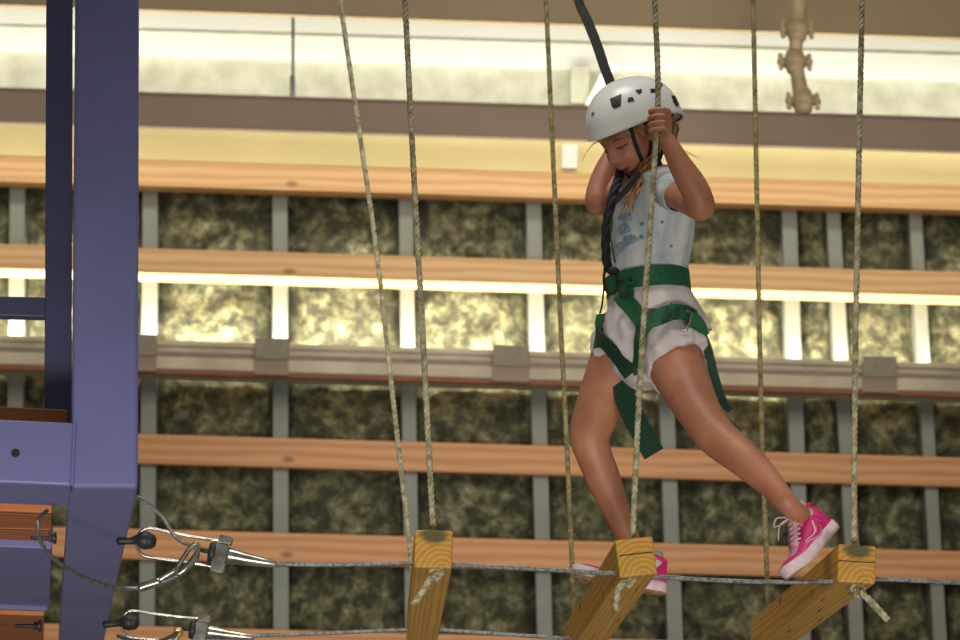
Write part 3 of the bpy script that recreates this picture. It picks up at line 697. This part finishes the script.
# dark helmet liner rim + headband
bm = bmesh.new(); pts = [hpt(2 * math.pi * i / 60, .015, .0045) for i in range(60)]; tube(bm, pts + [pts[0]], .0022, 6, caps=False); part('rim_edge', bm, M['dark'], helmet)
bm = bmesh.new(); ring = [HHM @ (hc + V(((.080) * math.cos(2 * math.pi * i / 48), (.098) * math.sin(2 * math.pi * i / 48), .002))) for i in range(49)]
ribbon(bm, ring, [(q - HHM @ hc) for q in ring], .03, .004); part('headband', bm, M['black'], helmet)
# chin straps
def strap(pts, w, mat, name, parent, nrm=None, th=.002, n=5):
    pts = [V(q) for q in spline([tuple(q) for q in pts], n)]; bm = bmesh.new()
    ribbon(bm, pts, nrm or V((0, -1, 0)), w, th); return mk(name, bm, mat, parent, smooth=False)
strap([hp_(.077, .012, .015), hp_(.072, .010, -.02), hp_(.062, .014, -.055), hp_(.040, .028, -.088), hp_(0, .045, -.106), hp_(-.04, .028, -.088), hp_(-.068, .012, -.05), hp_(-.077, .012, .015)], .011, M['black'], 'chin_strap', helmet,
      nrm=None if False else [ (hp_(*(a)) - HC) for a in [(.08 * math.cos(t), 0.02, -.09 * math.sin(t)) for t in [math.pi * i / 35 for i in range(36)]]])
strap([hp_(.074, -.045, .01), hp_(.066, -.025, -.035), hp_(.058, .008, -.066)], .010, M['black'], 'rear_strap', helmet, nrm=Ld)
bm = bmesh.new(); ell(bm, hp_(.055, .016, -.068), .008, .010, .014, HM.to_3x3()); mk('strap_buckle', bm, M['black'], helmet)

# hair -----------------------------------------------------------
hair = bmesh.new(); hr = random.Random(3)
def lock(pts, r0, r1=None, n=5, mi=0):
    sp = spline([tuple(q) for q in pts], n); m_ = len(sp); r1 = r1 if r1 is not None else r0 * .25
    tube(hair, sp, [lerp(r0, r1, (i / (m_ - 1)) ** 1.5) for i in range(m_)], 6)
for i in range(70):     # sides, from under the helmet sweeping back and down
    a = hr.uniform(-.02, .040); zz = hr.uniform(.0, .02)
    x0 = .067 + hr.uniform(-.003, .005); j = lambda k: hr.uniform(-k, k)
    y0 = .030 - i / 70 * .10
    for s in (1, -1):
        lock([hp_(s * x0, y0 + .02, .03), hp_(s * (x0 + .003), y0, -.002 + j(.004)), hp_(s * (.066 + j(.004)), y0 * .75 - .02, -.03), hp_(s * (.055 + j(.006)), -.045 + j(.01), -.062 + j(.008)), hp_(s * (.04 + j(.01)), -.060 + j(.012), -.095 + j(.01))], .0030, .0014)
for i in range(34):     # loose lengths falling forward past the neck onto the chest
    j = lambda k: hr.uniform(-k, k)
    a = hp_(.055 + j(.01), -.03 + j(.02), -.04 + j(.01))
    b = P(645 + j(5), 165 + j(3), 7.33 + j(.02)); c = P(638 + j(7), 184 + j(4), 7.30 + j(.02)); d = P(627 + j(8), 205 + j(9), 7.285 + j(.015))
    lock([a, b, c, d], .0030, .0007)
for i in range(26):     # fringe wisps at the forehead
    x = -.05 + .1 * i / 25
    lock([hp_(x, .074 - 8 * x * x, .040), face_pt(x, .026, .002), face_pt(x * 1.12 + hr.uniform(-.004, .004), .010 + hr.uniform(-.008, .01), .003)], .0014, .0004)
for i in range(14):
    lock([hp_(.045 + hr.uniform(-.004, .008), .062, .035), face_pt(.047 + hr.uniform(-.003, .006), .012, .003), face_pt(.054, -.02 + hr.uniform(-.01, .01), .003)], .0018, .0005)
for w in ([(599, 140, 7.3), (592, 145, 7.3), (586, 153, 7.3), (582, 162, 7.3)], [(600, 141, 7.3), (594, 144, 7.3), (588, 150, 7.3), (583, 158, 7.3)], [(686, 153, 7.36), (694, 156, 7.36), (700, 161, 7.36)], [(684, 150, 7.36), (690, 153, 7.36), (703, 159, 7.36)]):
    lock([P(*q) for q in w], .0008, .0003)
part('hair', hair, M['hair'])

# shirt ------------------------------------------------------------
def ringloft(bm, rows, seg=56, wob=None, closed_top=False):
    """rows: (px, py, Y, half width px, half depth m, tilt) -> open tube of rings; wob(th, j)->metres"""
    rings = []
    for j, (px, py, Y, hw, hd, tl) in enumerate(rows):
        c = P(px, py, Y); rg = []
        for i in range(seg):
            th = 2 * math.pi * i / seg; w = wob(th, j) if wob else 0
            x = (hw * mpp(Y) + w) * math.cos(th); y = (hd + w) * math.sin(th)
            rg.append(bm.verts.new(c + V((x, y, tl * mpp(Y) * math.cos(th)))))
        rings.append(rg)
    for A_, B_ in zip(rings, rings[1:]):
        for i in range(seg): bm.faces.new((A_[i], A_[(i + 1) % seg], B_[(i + 1) % seg], B_[i]))
    return rings
def solid(bm, th):
    bmesh.ops.recalc_face_normals(bm, faces=bm.faces[:]); bmesh.ops.solidify(bm, geom=bm.faces[:], thickness=th)
def fold(th, j, amp=.003, k=5, ph=0): return amp * (math.sin(k * th + .35 * j + ph) + .6 * math.sin((k * 2 + 1) * th - .5 * j))
rows = [(650, 174, 7.39, 20, .060, 8), (652, 178, 7.395, 28, .090, 8), (653, 183, 7.40, 34, .110, 6), (654, 191, 7.41, 38.5, .118, 2), (654, 202, 7.415, 40, .112, 3), (653.5, 220, 7.42, 40.5, .098, 2), (652.5, 240, 7.42, 40, .095, 0), (651, 258, 7.42, 38.5, .095, -1), (649.5, 275, 7.42, 39, .098, 0), (649, 290, 7.42, 39, .099, 0)]
rows = spline(rows, 4)
bm = bmesh.new(); ringloft(bm, rows, 64, lambda th, j: fold(th, j * .35, .0016 + .0012 * min(1, j / 20), 4))
solid(bm, .003); shirt = part('tank_top', bm, M['shirt']); tag(shirt, 'grey and white tie-dye tank top')
# peplum: shirt hem flaring out below the belt
bm = bmesh.new(); rows = spline([(651, 286, 7.42, 38, .094, 0), (654, 300, 7.42, 45, .104, -3), (657, 312, 7.42, 50, .112, -6), (658, 320, 7.42, 52, .115, -9)], 4)
ringloft(bm, rows, 80, lambda th, j: (.007 * math.sin(7 * th + .1 * j) * j / 12 - .012 * (max(0, -math.cos(th))) * j / 12)); solid(bm, .002)
part('shirt_hem', bm, M['cloth'])['label'] = 'loose pale shirt hem flaring below the belt'
# armhole binding
SB = bvh_of(shirt)
bm = bmesh.new(); c = P(680, 193, 7.27); n_ = (P(697, 205, 7.05) - P(664, 182, 7.30)).normalized()
u_ = n_.orthogonal().normalized(); w_ = n_.cross(u_); c2 = P(679, 197, 7.235)
ringp = [c2 + (u_ * math.cos(t) + w_ * math.sin(t)) * .040 for t in [2 * math.pi * i / 32 for i in range(33)]]
tube(bm, ringp, .0034, 8, caps=False); part('armhole_binding', bm, M['shirt'], shirt)
bm = bmesh.new(); ringp = [c2 - n_ * .002 + (u_ * math.cos(t) + w_ * math.sin(t)) * .043 for t in [2 * math.pi * i / 32 for i in range(33)]]
# short cap of cloth from torso to armhole
ri = [[bm.verts.new(c2 - n_ * d + (u_ * math.cos(2 * math.pi * i / 32) + w_ * math.sin(2 * math.pi * i / 32)) * R_) for i in range(32)] for d, R_ in ((0, .040), (.03, .044), (.08, .046))]
for A_, B_ in zip(ri, ri[1:]):
    for i in range(32): bm.faces.new((A_[i], A_[(i + 1) % 32], B_[(i + 1) % 32], B_[i]))
solid(bm, .002); part('shoulder_cloth', bm, M['shirt'], shirt)
# little stars printed on the shirt
M['pale_print'] = plain('pale_print', (158, 178, 196), .85, c2=(116, 136, 160), sc=50)
M['teal'] = plain('teal_print', (92, 138, 142), .8); M['slate'] = plain('slate_print', (110, 128, 150), .8, c2=(84, 104, 130), sc=40)
for (x, y, rr, m_) in ((642, 224, 3.2, 'teal'), (641.5, 237, 3.6, 'teal'), (630, 214, 2.4, 'slate'), (662, 222, 2.4, 'slate'), (671, 246, 2.6, 'teal')):
    poly = [(x + (rr if k % 2 == 0 else rr * .42) * math.sin(math.pi * k / 5), y - (rr if k % 2 == 0 else rr * .42) * math.cos(math.pi * k / 5)) for k in range(10)]
    patch(SB, poly, M[m_], 'printed_star', shirt, .0012, .001)
for k_, (x, y, rx, ry, m_) in enumerate(((625, 217, 7, 5, 'slate'), (624, 229, 6.5, 6, 'slate'), (630, 240, 8, 5, 'teal'), (622, 247, 6, 4.5, 'slate'), (632, 206, 4, 3, 'slate'))):
    poly = [(x + rx * math.cos(t) * (1 + .18 * math.sin(3 * t + k_)), y + ry * math.sin(t) * (1 + .2 * math.cos(2 * t + k_))) for t in [2 * math.pi * i / 14 for i in range(14)]]
    patch(SB, poly, M['pale_print'], 'printed_patch', shirt, .0008, .001)
# shorts ------------------------------------------------------------
bm = bmesh.new()
rows = spline([(650, 286, 7.43, 37, .095, 0), (650, 305, 7.43, 43, .108, 0), (650, 325, 7.43, 46, .116, 0), (648, 345, 7.43, 45, .115, 0), (645, 362, 7.43, 35, .09, 0), (644, 376, 7.43, 27, .07, 0), (646, 386, 7.43, 14, .05, 0)], 4)
tpx_rows = ringloft(bm, rows, 48)
bm.faces.new(tpx_rows[0]); bm.faces.new(tpx_rows[-1])
tpx(bm, [(668, 335, 7.37, 33), (673, 350, 7.345, 34), (680, 362, 7.33, 34.5)], 30, n=3, caps=False, ref=(0, 1, 0))
tpx(bm, [(630, 330, 7.49, 32), (624, 345, 7.51, 32), (619, 360, 7.525, 32)], 30, n=3, caps=False, ref=(0, 1, 0))
sb = remeshed('shorts', bm, .006, 3)
for v in sb.verts:      # cloth folds
    d = noise.noise(v.co * 26) * .009 + noise.noise(V((v.co.x * 60, v.co.y * 60, v.co.z * 18))) * .003; v.co += v.normal * d
shorts = part('shorts', sb, M['cloth']); tag(shorts, 'white shorts')
SB2 = bvh_of(shorts, shirt, girl)
# harness ------------------------------------------------------------
def ringpath(c, hw, hd, tilt, n=60, roll=0):
    out = []
    for i in range(n + 1):
        th = 2 * math.pi * i / n; out.append(c + V((hw * math.cos(th), hd * math.sin(th), tilt * math.cos(th))))
    return out
cw = P(648, 285, 7.42); rp = ringpath(cw, 41.5 * mpp(7.42), .108, .012); bm = bmesh.new(); ribbon(bm, rp, [(q - cw) for q in rp], .050, .005)
harness = part('harness', bm, M['green'], smooth=False); tag(harness, 'green webbing climbing harness')
def drape(pts, w, mat, name, off=.007, th=.004, n=6, bv=None, parent=None, tofs=0):
    pp = spline(pts, n); wp, nn = [], []
    for q in pp:
        h = (bv or SB2).ray_cast(CAM, ray(q[0], q[1]).normalized())
        if h[0] is None:
            wp.append(None); nn.append(None); continue
        m_ = h[1] if h[1].dot(ray(*q[:2])) < 0 else -h[1]; wp.append(h[0]); nn.append(m_)
    ok = [(a, b) for a, b in zip(wp, nn) if a is not None]
    A_ = [a for a, b in ok]; B_ = [b for a, b in ok]
    # smooth
    for _ in range(4):
        A_ = [A_[0]] + [(A_[i - 1] + A_[i] * 2 + A_[i + 1]) / 4 for i in range(1, len(A_) - 1)] + [A_[-1]]
        B_ = [B_[0]] + [((B_[i - 1] + B_[i] * 2 + B_[i + 1]) / 4).normalized() for i in range(1, len(B_) - 1)] + [B_[-1]]
    bm = bmesh.new(); ribbon(bm, [a + b * off for a, b in zip(A_, B_)], B_, w, th)
    return mk(name, bm, mat, parent or harness, smooth=False)
px = mpp(7.3)
drape([(628, 118), (633, 138), (638, 152), (643, 164)], 4.2 * px, M['black'], 'chin_strap', off=.004, th=.002, bv=BB, parent=helmet)
drape([(650, 140), (649, 152), (645, 164)], 3.5 * px, M['black'], 'rear_strap', off=.004, th=.002, bv=BB, parent=helmet)
drape([(645, 163), (640, 173), (632, 181)], 4.2 * px, M['black'], 'chin_strap', off=.004, th=.002, bv=BB, parent=helmet)
# leg loops: true rings round each thigh
def legloop(cx, cy, Y, d0, d1, rad, w, name):
    ax_ = (P(*d1) - P(*d0)).normalized(); c = P(cx, cy, Y); u = V((1, 0, 0)); u = (u - ax_ * u.dot(ax_)).normalized(); v_ = ax_.cross(u)
    rp = [c + (u * math.cos(t) + v_ * math.sin(t)) * rad for t in [2 * math.pi * i / 50 for i in range(51)]]
    bm = bmesh.new(); ribbon(bm, rp, [(q - c) for q in rp], w, .005); return mk(name, bm, M['green'], harness, smooth=False)
drape([(606, 292), (604, 310), (602, 325), (601, 340), (600, 348)], 12 * px, M['green'], 'leg_loop', off=.009)
drape([(601, 336), (612, 347), (622, 360), (632, 373)], 17 * px, M['darkgreen'], 'leg_loop', off=.009)
drape([(622, 296), (632, 307), (641, 319), (648, 330)], 17 * px, M['green'], 'front_strap', off=.012)
drape([(646, 345), (648, 334), (655, 324), (668, 317), (682, 317), (694, 322)], 18 * px, M['green'], 'leg_loop', off=.020)
drape([(639, 373), (640, 358), (641, 340), (643, 328)], 10 * px, M['green'], 'front_strap', off=.010)
drape([(625, 280), (626, 290), (627, 299)], 8 * px, M['darkgreen'], 'belt_loop', off=.016, parent=harness)
drape([(632, 279), (633, 288), (634, 297)], 6 * px, M['darkgreen'], 'belt_loop', off=.016, parent=harness)
drape([(668, 309), (667, 317), (665, 326)], 5 * px, M['darkgreen'], 'strap_keeper', off=.026); drape([(675, 310), (674, 318), (672, 326)], 4 * px, M['darkgreen'], 'strap_keeper', off=.026)
bm = bmesh.new(); YB = 7.255
tpx(bm, [(687, 311, YB, 1.3), (692, 313, YB, 1.3), (690, 322, YB, 1.3), (686, 331, YB, 1.3), (682, 330, YB, 1.3)], 8, n=1); mk('buckle', bm, M['steel'], harness)
def hang(pts, w, mat, name, nrm=V((0, -1, 0))):
    bm = bmesh.new(); sp = spline(pts, 6); ribbon(bm, [P(a, b, c) for a, b, c, d in sp], nrm, [d * mpp(c) for a, b, c, d in sp], .003); return mk(name, bm, mat, harness, smooth=False)
hang([(690, 317, 7.27, 16), (697, 325, 7.28, 17), (702, 337, 7.30, 16)], 0, M['green'], 'strap_end')
hang([(700, 332, 7.31, 11), (708, 350, 7.33, 9), (714, 375, 7.35, 9), (722, 398, 7.36, 8), (730, 411, 7.36, 6)], 0, M['darkgreen'], 'strap_tail')
hang([(622, 375, 7.47, 20), (626, 400, 7.47, 22), (638, 425, 7.46, 22), (654, 454, 7.45, 22)], 0, M['darkgreen'], 'strap_tail', V((-.3, -1, 0)))
hang([(660, 372, 7.40, 24), (664, 385, 7.40, 22), (668, 394, 7.40, 10)], 0, M['cloth'], 'fabric_tab')

# shoes ------------------------------------------------------------
def shoe(W, L, label, swside):
    """local: x toe-ward 0..L, y side, z up; sole bottom z=0"""
    k = L / .21
    def half(x):      # half width along the length
        t = x / L; return k * (.030 + .010 * math.sin(math.pi * min(1, max(0, (t - .25) / .75)) * .9) - .004 * math.exp(-((t - .42) / .15) ** 2)) * math.sqrt(max(0.0, 1 - max(0, (t - .80) / .20) ** 2.6)) * math.sqrt(max(0.0, 1 - max(0, (.12 - t) / .12) ** 2.4))
    def top(x):
        t = x / L
        if t < .38: return k * (.074 - .02 * (t / .38) ** 2 * .6 + .004 * (1 - t / .38))
        return k * lerp(.060, .032, min(1, (t - .38) / .42) ** .8) * (1 - .35 * max(0, (t - .85) / .15) ** 2)
    N_ = 40
    sole = bmesh.new(); rows = []
    xs_ = [L * (.5 - .5 * math.cos(math.pi * i / N_)) for i in range(N_ + 1)]
    toe = lambda x: .010 * k * max(0, (x / L - .72) / .28) ** 2
    rr = []
    for x in xs_:
        h = max(half(x), .0012); a = []
        for (sy, z, f) in ((-1, 0, .96), (-1, .006, 1.06), (-1, .018, 1.06), (-1, .022, .98), (1, .022, .98), (1, .018, 1.06), (1, .006, 1.06), (1, 0, .96)):
            a.append(sole.verts.new(W @ V(((x - L / 2) * 1.02 + L / 2, sy * h * f, z * k + toe(x)))))
        rr.append(a)
    for A_, B_ in zip(rr, rr[1:]):
        for i in range(8):
            f = sole.faces.new((A_[i], A_[(i + 1) % 8], B_[(i + 1) % 8], B_[i])); f.material_index = 1 if i == 7 else 0
    sole.faces.new(rr[0]); sole.faces.new(rr[-1][::-1])
    up = bmesh.new(); rr = []; sg = 16
    for x in xs_:
        h = max(half(x), .001); tz = top(x); a = []; op = .62 if x / L < .36 else 1
        for i in range(sg + 1):
            th = math.pi * i / sg; y = -math.cos(th) * h * (1 - .22 * math.sin(th) * (1 if x / L < .7 else .3)); z = .018 * k + (tz - .018 * k) * math.sin(th) ** .75
            a.append(up.verts.new(W @ V((x, y, z + toe(x)))))
        rr.append(a)
    for j, (A_, B_) in enumerate(zip(rr, rr[1:])):
        t = (xs_[j] + xs_[j + 1]) / 2 / L
        for i in range(sg):
            u = (i + .5) / sg; hgt = math.sin(math.pi * u)
            if t < .30 and hgt > .93: continue          # ankle opening
            f = up.faces.new((A_[i], A_[i + 1], B_[i + 1], B_[i]))
            pink = True
            if .64 < t < .84 and hgt >= .80: pink = False          # toe box
            if .30 < t < .62 and hgt >= .93: pink = False          # throat under the laces
            if .20 < t < .40 and .86 < hgt <= .93: pink = False
            f.material_index = 0 if pink else 1
    solid(up, .0025)
    root = mk('shoe', up, [M['pink'], M['palepink']], G); root['label'] = label
    mk('sole', sole, [M['sole'], M['tread']], root)
    def srf(x, y, z):         # point on upper near side
        return W @ V((x, y, z))
    def side(t, zf, s, off=.0018):
        x = t * L; h = half(x); tz = top(x); zz = zf; th = math.asin(min(1, max(0, zz)) ** (1 / .75)); y = math.cos(th) * h * (1 - .22 * math.sin(th) * (1 if t < .7 else .3))
        return W @ V((x, s * (y + off), .018 * k + (tz - .018 * k) * math.sin(th) ** .75 + toe(x) + (off if zz > .8 else 0)))
    for s in (-1, 1):       # curved tick emblem on the quarter
        path = spline([(.64, .58), (.52, .32), (.42, .22), (.34, .28), (.30, .44), (.26, .56)], 5); m_ = len(path)
        bm = bmesh.new(); pts = [side(a, b, s, .0024) for a, b in path]; yv = (W.to_3x3() @ V((0, s, 0))).normalized()
        ribbon(bm, pts, yv, [lerp(.006, .024, min(1, (i / (m_ - 1)) * 1.6)) * k * (1 if i < m_ * .62 else lerp(1, .5, (i - m_ * .62) / (m_ * .38))) for i in range(m_)], .002); em = mk('side_emblem', bm, M['palepink'], root)
        bm = bmesh.new(); pts = [side(a, b, s, .0040) for a, b in path]; ribbon(bm, pts, yv, [lerp(.001, .012, min(1, (i / (m_ - 1)) * 1.6)) * k * (1 if i < m_ * .62 else lerp(1, .3, (i - m_ * .62) / (m_ * .38))) for i in range(m_)], .0016); mk('emblem_inlay', bm, M['pink'], root)
        bm = bmesh.new(); path = spline([(.20, .30), (.22, .55), (.28, .72)], 5); ribbon(bm, [side(a, b, s, .0022) for a, b in path], yv, .010 * k, .002); mk('heel_stripe', bm, M['pink'], root)
    # tongue
    bm = bmesh.new(); tg = spline([(.66, .038), (.52, .056), (.42, .068), (.33, .086), (.30, .094)], 5)
    ribbon(bm, [W @ V((a * L, 0, b * k)) for a, b in tg], (W.to_3x3() @ V((.6, 0, 1))), .034 * k, .005); mk('tongue', bm, M['palepink'], root)
    bm = bmesh.new()
    for i in range(6):
        t = .63 - i * .052; z = (.041 + i * .0068) * k; dx = -.018
        for s in (-1, 1):
            tube(bm, spline([W @ V((t * L, s * .019 * k, z - .005)), W @ V(((t - .02) * L, 0, z + .006)), W @ V(((t - .045) * L, -s * .019 * k, z + .002))], 4), .0022 * k, 6)
    a = V((.36 * L, 0, .082 * k))
    for s in (-1, 1):
        tube(bm, [W @ V(q) for q in spline([tuple(a), (.40 * L, s * .02, .098 * k), (.47 * L, s * .030, .090 * k), (.42 * L, s * .012, .083 * k), tuple(a)], 5)], .0018 * k, 6)
        tube(bm, [W @ V(q) for q in spline([tuple(a), (.46 * L, s * .018, .085 * k), (.56 * L, s * .032, .068 * k)], 5)], .0018 * k, 6)
    mk('laces', bm, M['lace'], root)
    # collar + sock
    bm = bmesh.new(); cc = [W @ V((.17 * L + .032 * k * math.cos(t), .022 * k * math.sin(t), (.074 + .004 * math.cos(t)) * k)) for t in [2 * math.pi * i / 28 for i in range(29)]]
    tube(bm, cc, .005 * k, 8, caps=False); mk('collar', bm, M['pink'], root)
    bm = bmesh.new(); tube(bm, [W @ V((.18 * L, 0, .045 * k)), W @ V((.18 * L, 0, .070 * k)), W @ V((.185 * L, 0, .088 * k))], [.030 * k, .029 * k, .0275 * k], 20, ref=tuple(W.to_3x3() @ V((0, 1, 0))), asp=.8, caps=False); mk('sock', bm, M['sock'], root)
    return root
# left (raised heel) shoe: heel px (829,520), toe px (791,574)
def shoe_frame(heel, toe, up):
    ax_ = (toe - heel).normalized(); az_ = V(up); az_ = (az_ - ax_ * az_.dot(ax_)).normalized(); ay_ = az_.cross(ax_); return frame(heel, ax_, ay_, az_), (toe - heel).length
h = P(835, 531, 7.12); t = P(791, 583, 6.985); Wl, Ls = shoe_frame(h, t, (-.62, -.35, .60)); 
d = (t - h).normalized(); Wl, _ = shoe_frame(h, h + d * .2, (-.70, -.10, .62)); Wl = Wl @ Matrix.Diagonal((1, 1.12, 1.22, 1)); shoe(Wl, .215, 'pink and white sneaker of the raised rear foot', 1)
h = P(664, 595, 7.66); t = P(568, 578, 7.58); Wr, Ls = shoe_frame(h, t, (.08, .10, 1)); shoe(Wr, min(Ls, .25), 'pink and white sneaker behind the middle wooden step', 1)

# lanyard ------------------------------------------------------------
root = empty('safety_lanyard', P(612, 275, 7.3), 'dark strap lanyard from above passing behind the helmet down to the harness', 'lanyard')
def lhang(pts, mat, name, nrm=V((0, -1, 0)), th=.004):
    bm = bmesh.new(); sp = spline(pts, 6); ribbon(bm, [P(a, b, c) for a, b, c, d in sp], nrm, [d * mpp(c) for a, b, c, d in sp], th); return mk(name, bm, mat, root, smooth=False)
lhang([(560, -90, 7.66, 9), (576, -8, 7.65, 9), (588, 22, 7.64, 10), (597, 45, 7.63, 10), (604, 66, 7.62, 10), (612, 88, 7.61, 10), (620, 118, 7.60, 9), (624, 145, 7.585, 9)], M['lanyard'], 'upper_strap', V((.2, -1, 0)), .006)
bm = bmesh.new(); sp = spline([(624, 145, 7.585, 4), (622, 165, 7.46, 5), (618, 181, 7.30, 6), (613, 196, 7.27, 6.5), (609, 212, 7.265, 6.5), (606, 232, 7.27, 4.5), (606, 252, 7.28, 4), (608, 270, 7.29, 4.5)], 6)
strands(bm, [P(a, b, c) for a, b, c, d in sp], .013, 3, .11, 8); mk('energy_absorber', bm, M['black'], root)
lhang([(640, 172, 7.24, 4), (634, 181, 7.25, 5), (624, 192, 7.26, 6), (613, 204, 7.26, 6)], M['black'], 'chest_strap')
bm = bmesh.new(); pts = [P(a, b, 7.28) for a, b in ((606, 268), (604, 276), (605, 288), (610, 294), (616, 290), (617, 278), (612, 269), (606, 268))]; ell(bm, P(613, 271, 7.27), .016, .014, .011); tube(bm, spline(pts, 4), .0036, 8); mk('carabiner', bm, M['black'], root)
bm = bmesh.new(); tube(bm, spline([P(608, 250, 7.27), P(605, 262, 7.27), P(604, 285, 7.27), P(602, 305, 7.28), P(600, 313, 7.29)], 4), .0028, 6); mk('cord_end', bm, M['black'], root)
bm = bmesh.new(); tube(bm, spline([P(611, 214, 7.26), P(611, 240, 7.26), P(615, 262, 7.27)], 4), .0026, 6); mk('accent_cord', bm, M['green'], root)

# ================================================================== LIGHT
w = bpy.data.worlds.new('World'); S.world = w; w.use_nodes = True
w.node_tree.nodes['Background'].inputs[0].default_value = lin((226, 222, 206)); w.node_tree.nodes['Background'].inputs[1].default_value = .20
def area(name, loc, tgt, sx, sy, e, c=(1, .95, .85), spread=None):
    l = bpy.data.lights.new(name, 'AREA'); l.shape = 'RECTANGLE'; l.size = sx; l.size_y = sy; l.energy = e; l.color = c
    if spread: l.spread = math.radians(spread)
    o = bpy.data.objects.new(name, l); COL.objects.link(o); o.location = loc
    o.rotation_euler = (V(tgt) - V(loc)).to_track_quat('-Z', 'Y').to_euler(); return o
def spot(name, loc, tgt, e, ang, blend, size, c):
    l = bpy.data.lights.new(name, 'SPOT'); l.energy = e; l.spot_size = math.radians(ang); l.spot_blend = blend; l.shadow_soft_size = size; l.color = c
    o = bpy.data.objects.new(name, l); COL.objects.link(o); o.location = loc; o.rotation_euler = (V(tgt) - V(loc)).to_track_quat('-Z', 'Y').to_euler()
# trough uplight of the room; unseen strips and front spots added to light it
def strip_light(name, loc, d, w, e, c, L=9):
    l = bpy.data.lights.new(name, 'AREA'); l.shape = 'RECTANGLE'; l.size = L; l.size_y = w; l.energy = e; l.color = c
    o = bpy.data.objects.new(name, l); COL.objects.link(o); z = -V(d).normalized(); x = (WX - z * WX.dot(z)).normalized(); o.matrix_world = frame(V(loc), x, z.cross(x), z); return o
strip_light('uplight_lamp', Wp(550, 372, .17), (0, .6, 1), .06, 170, (1, .97, .84))
strip_light('added_up_strip', Wp(550, 104, .50), (0, .35, 1), .08, 42, (1, .97, .84))  # unseen strip added to brighten the white board and concrete
for x_, e_ in ((-1.3, 760), (0, 420), (1.3, 480)): spot('added_low_spot', (x_ * 1.3 + .3, 1.2, .1), (x_, 7.2, 2.25), e_ * 1.15, 30, 1.0, .45, (1, .96, .90))  # added unseen spots, narrow cones so the light thins out upward
area('skylight', (-.3, 6.2, 7.6), (0.3, 7.3, 3.0), 2.0, 1.6, 120, (1, .97, .92))
strip_light('added_down_strip', Wp(550, 116, .50), (0, .5, -1), .08, 23, (1, .95, .80))  # unseen strip added behind the beam to brighten the cream board
area('rear_fill', (1.0, 8.8, 5.6), (0, 14.3, 3.6), 6, 1.5, 110, (1, .93, .80))
S.view_settings.view_transform = 'Standard'; S.view_settings.look = 'None'; S.view_settings.gamma = 1; S.view_settings.exposure = 0
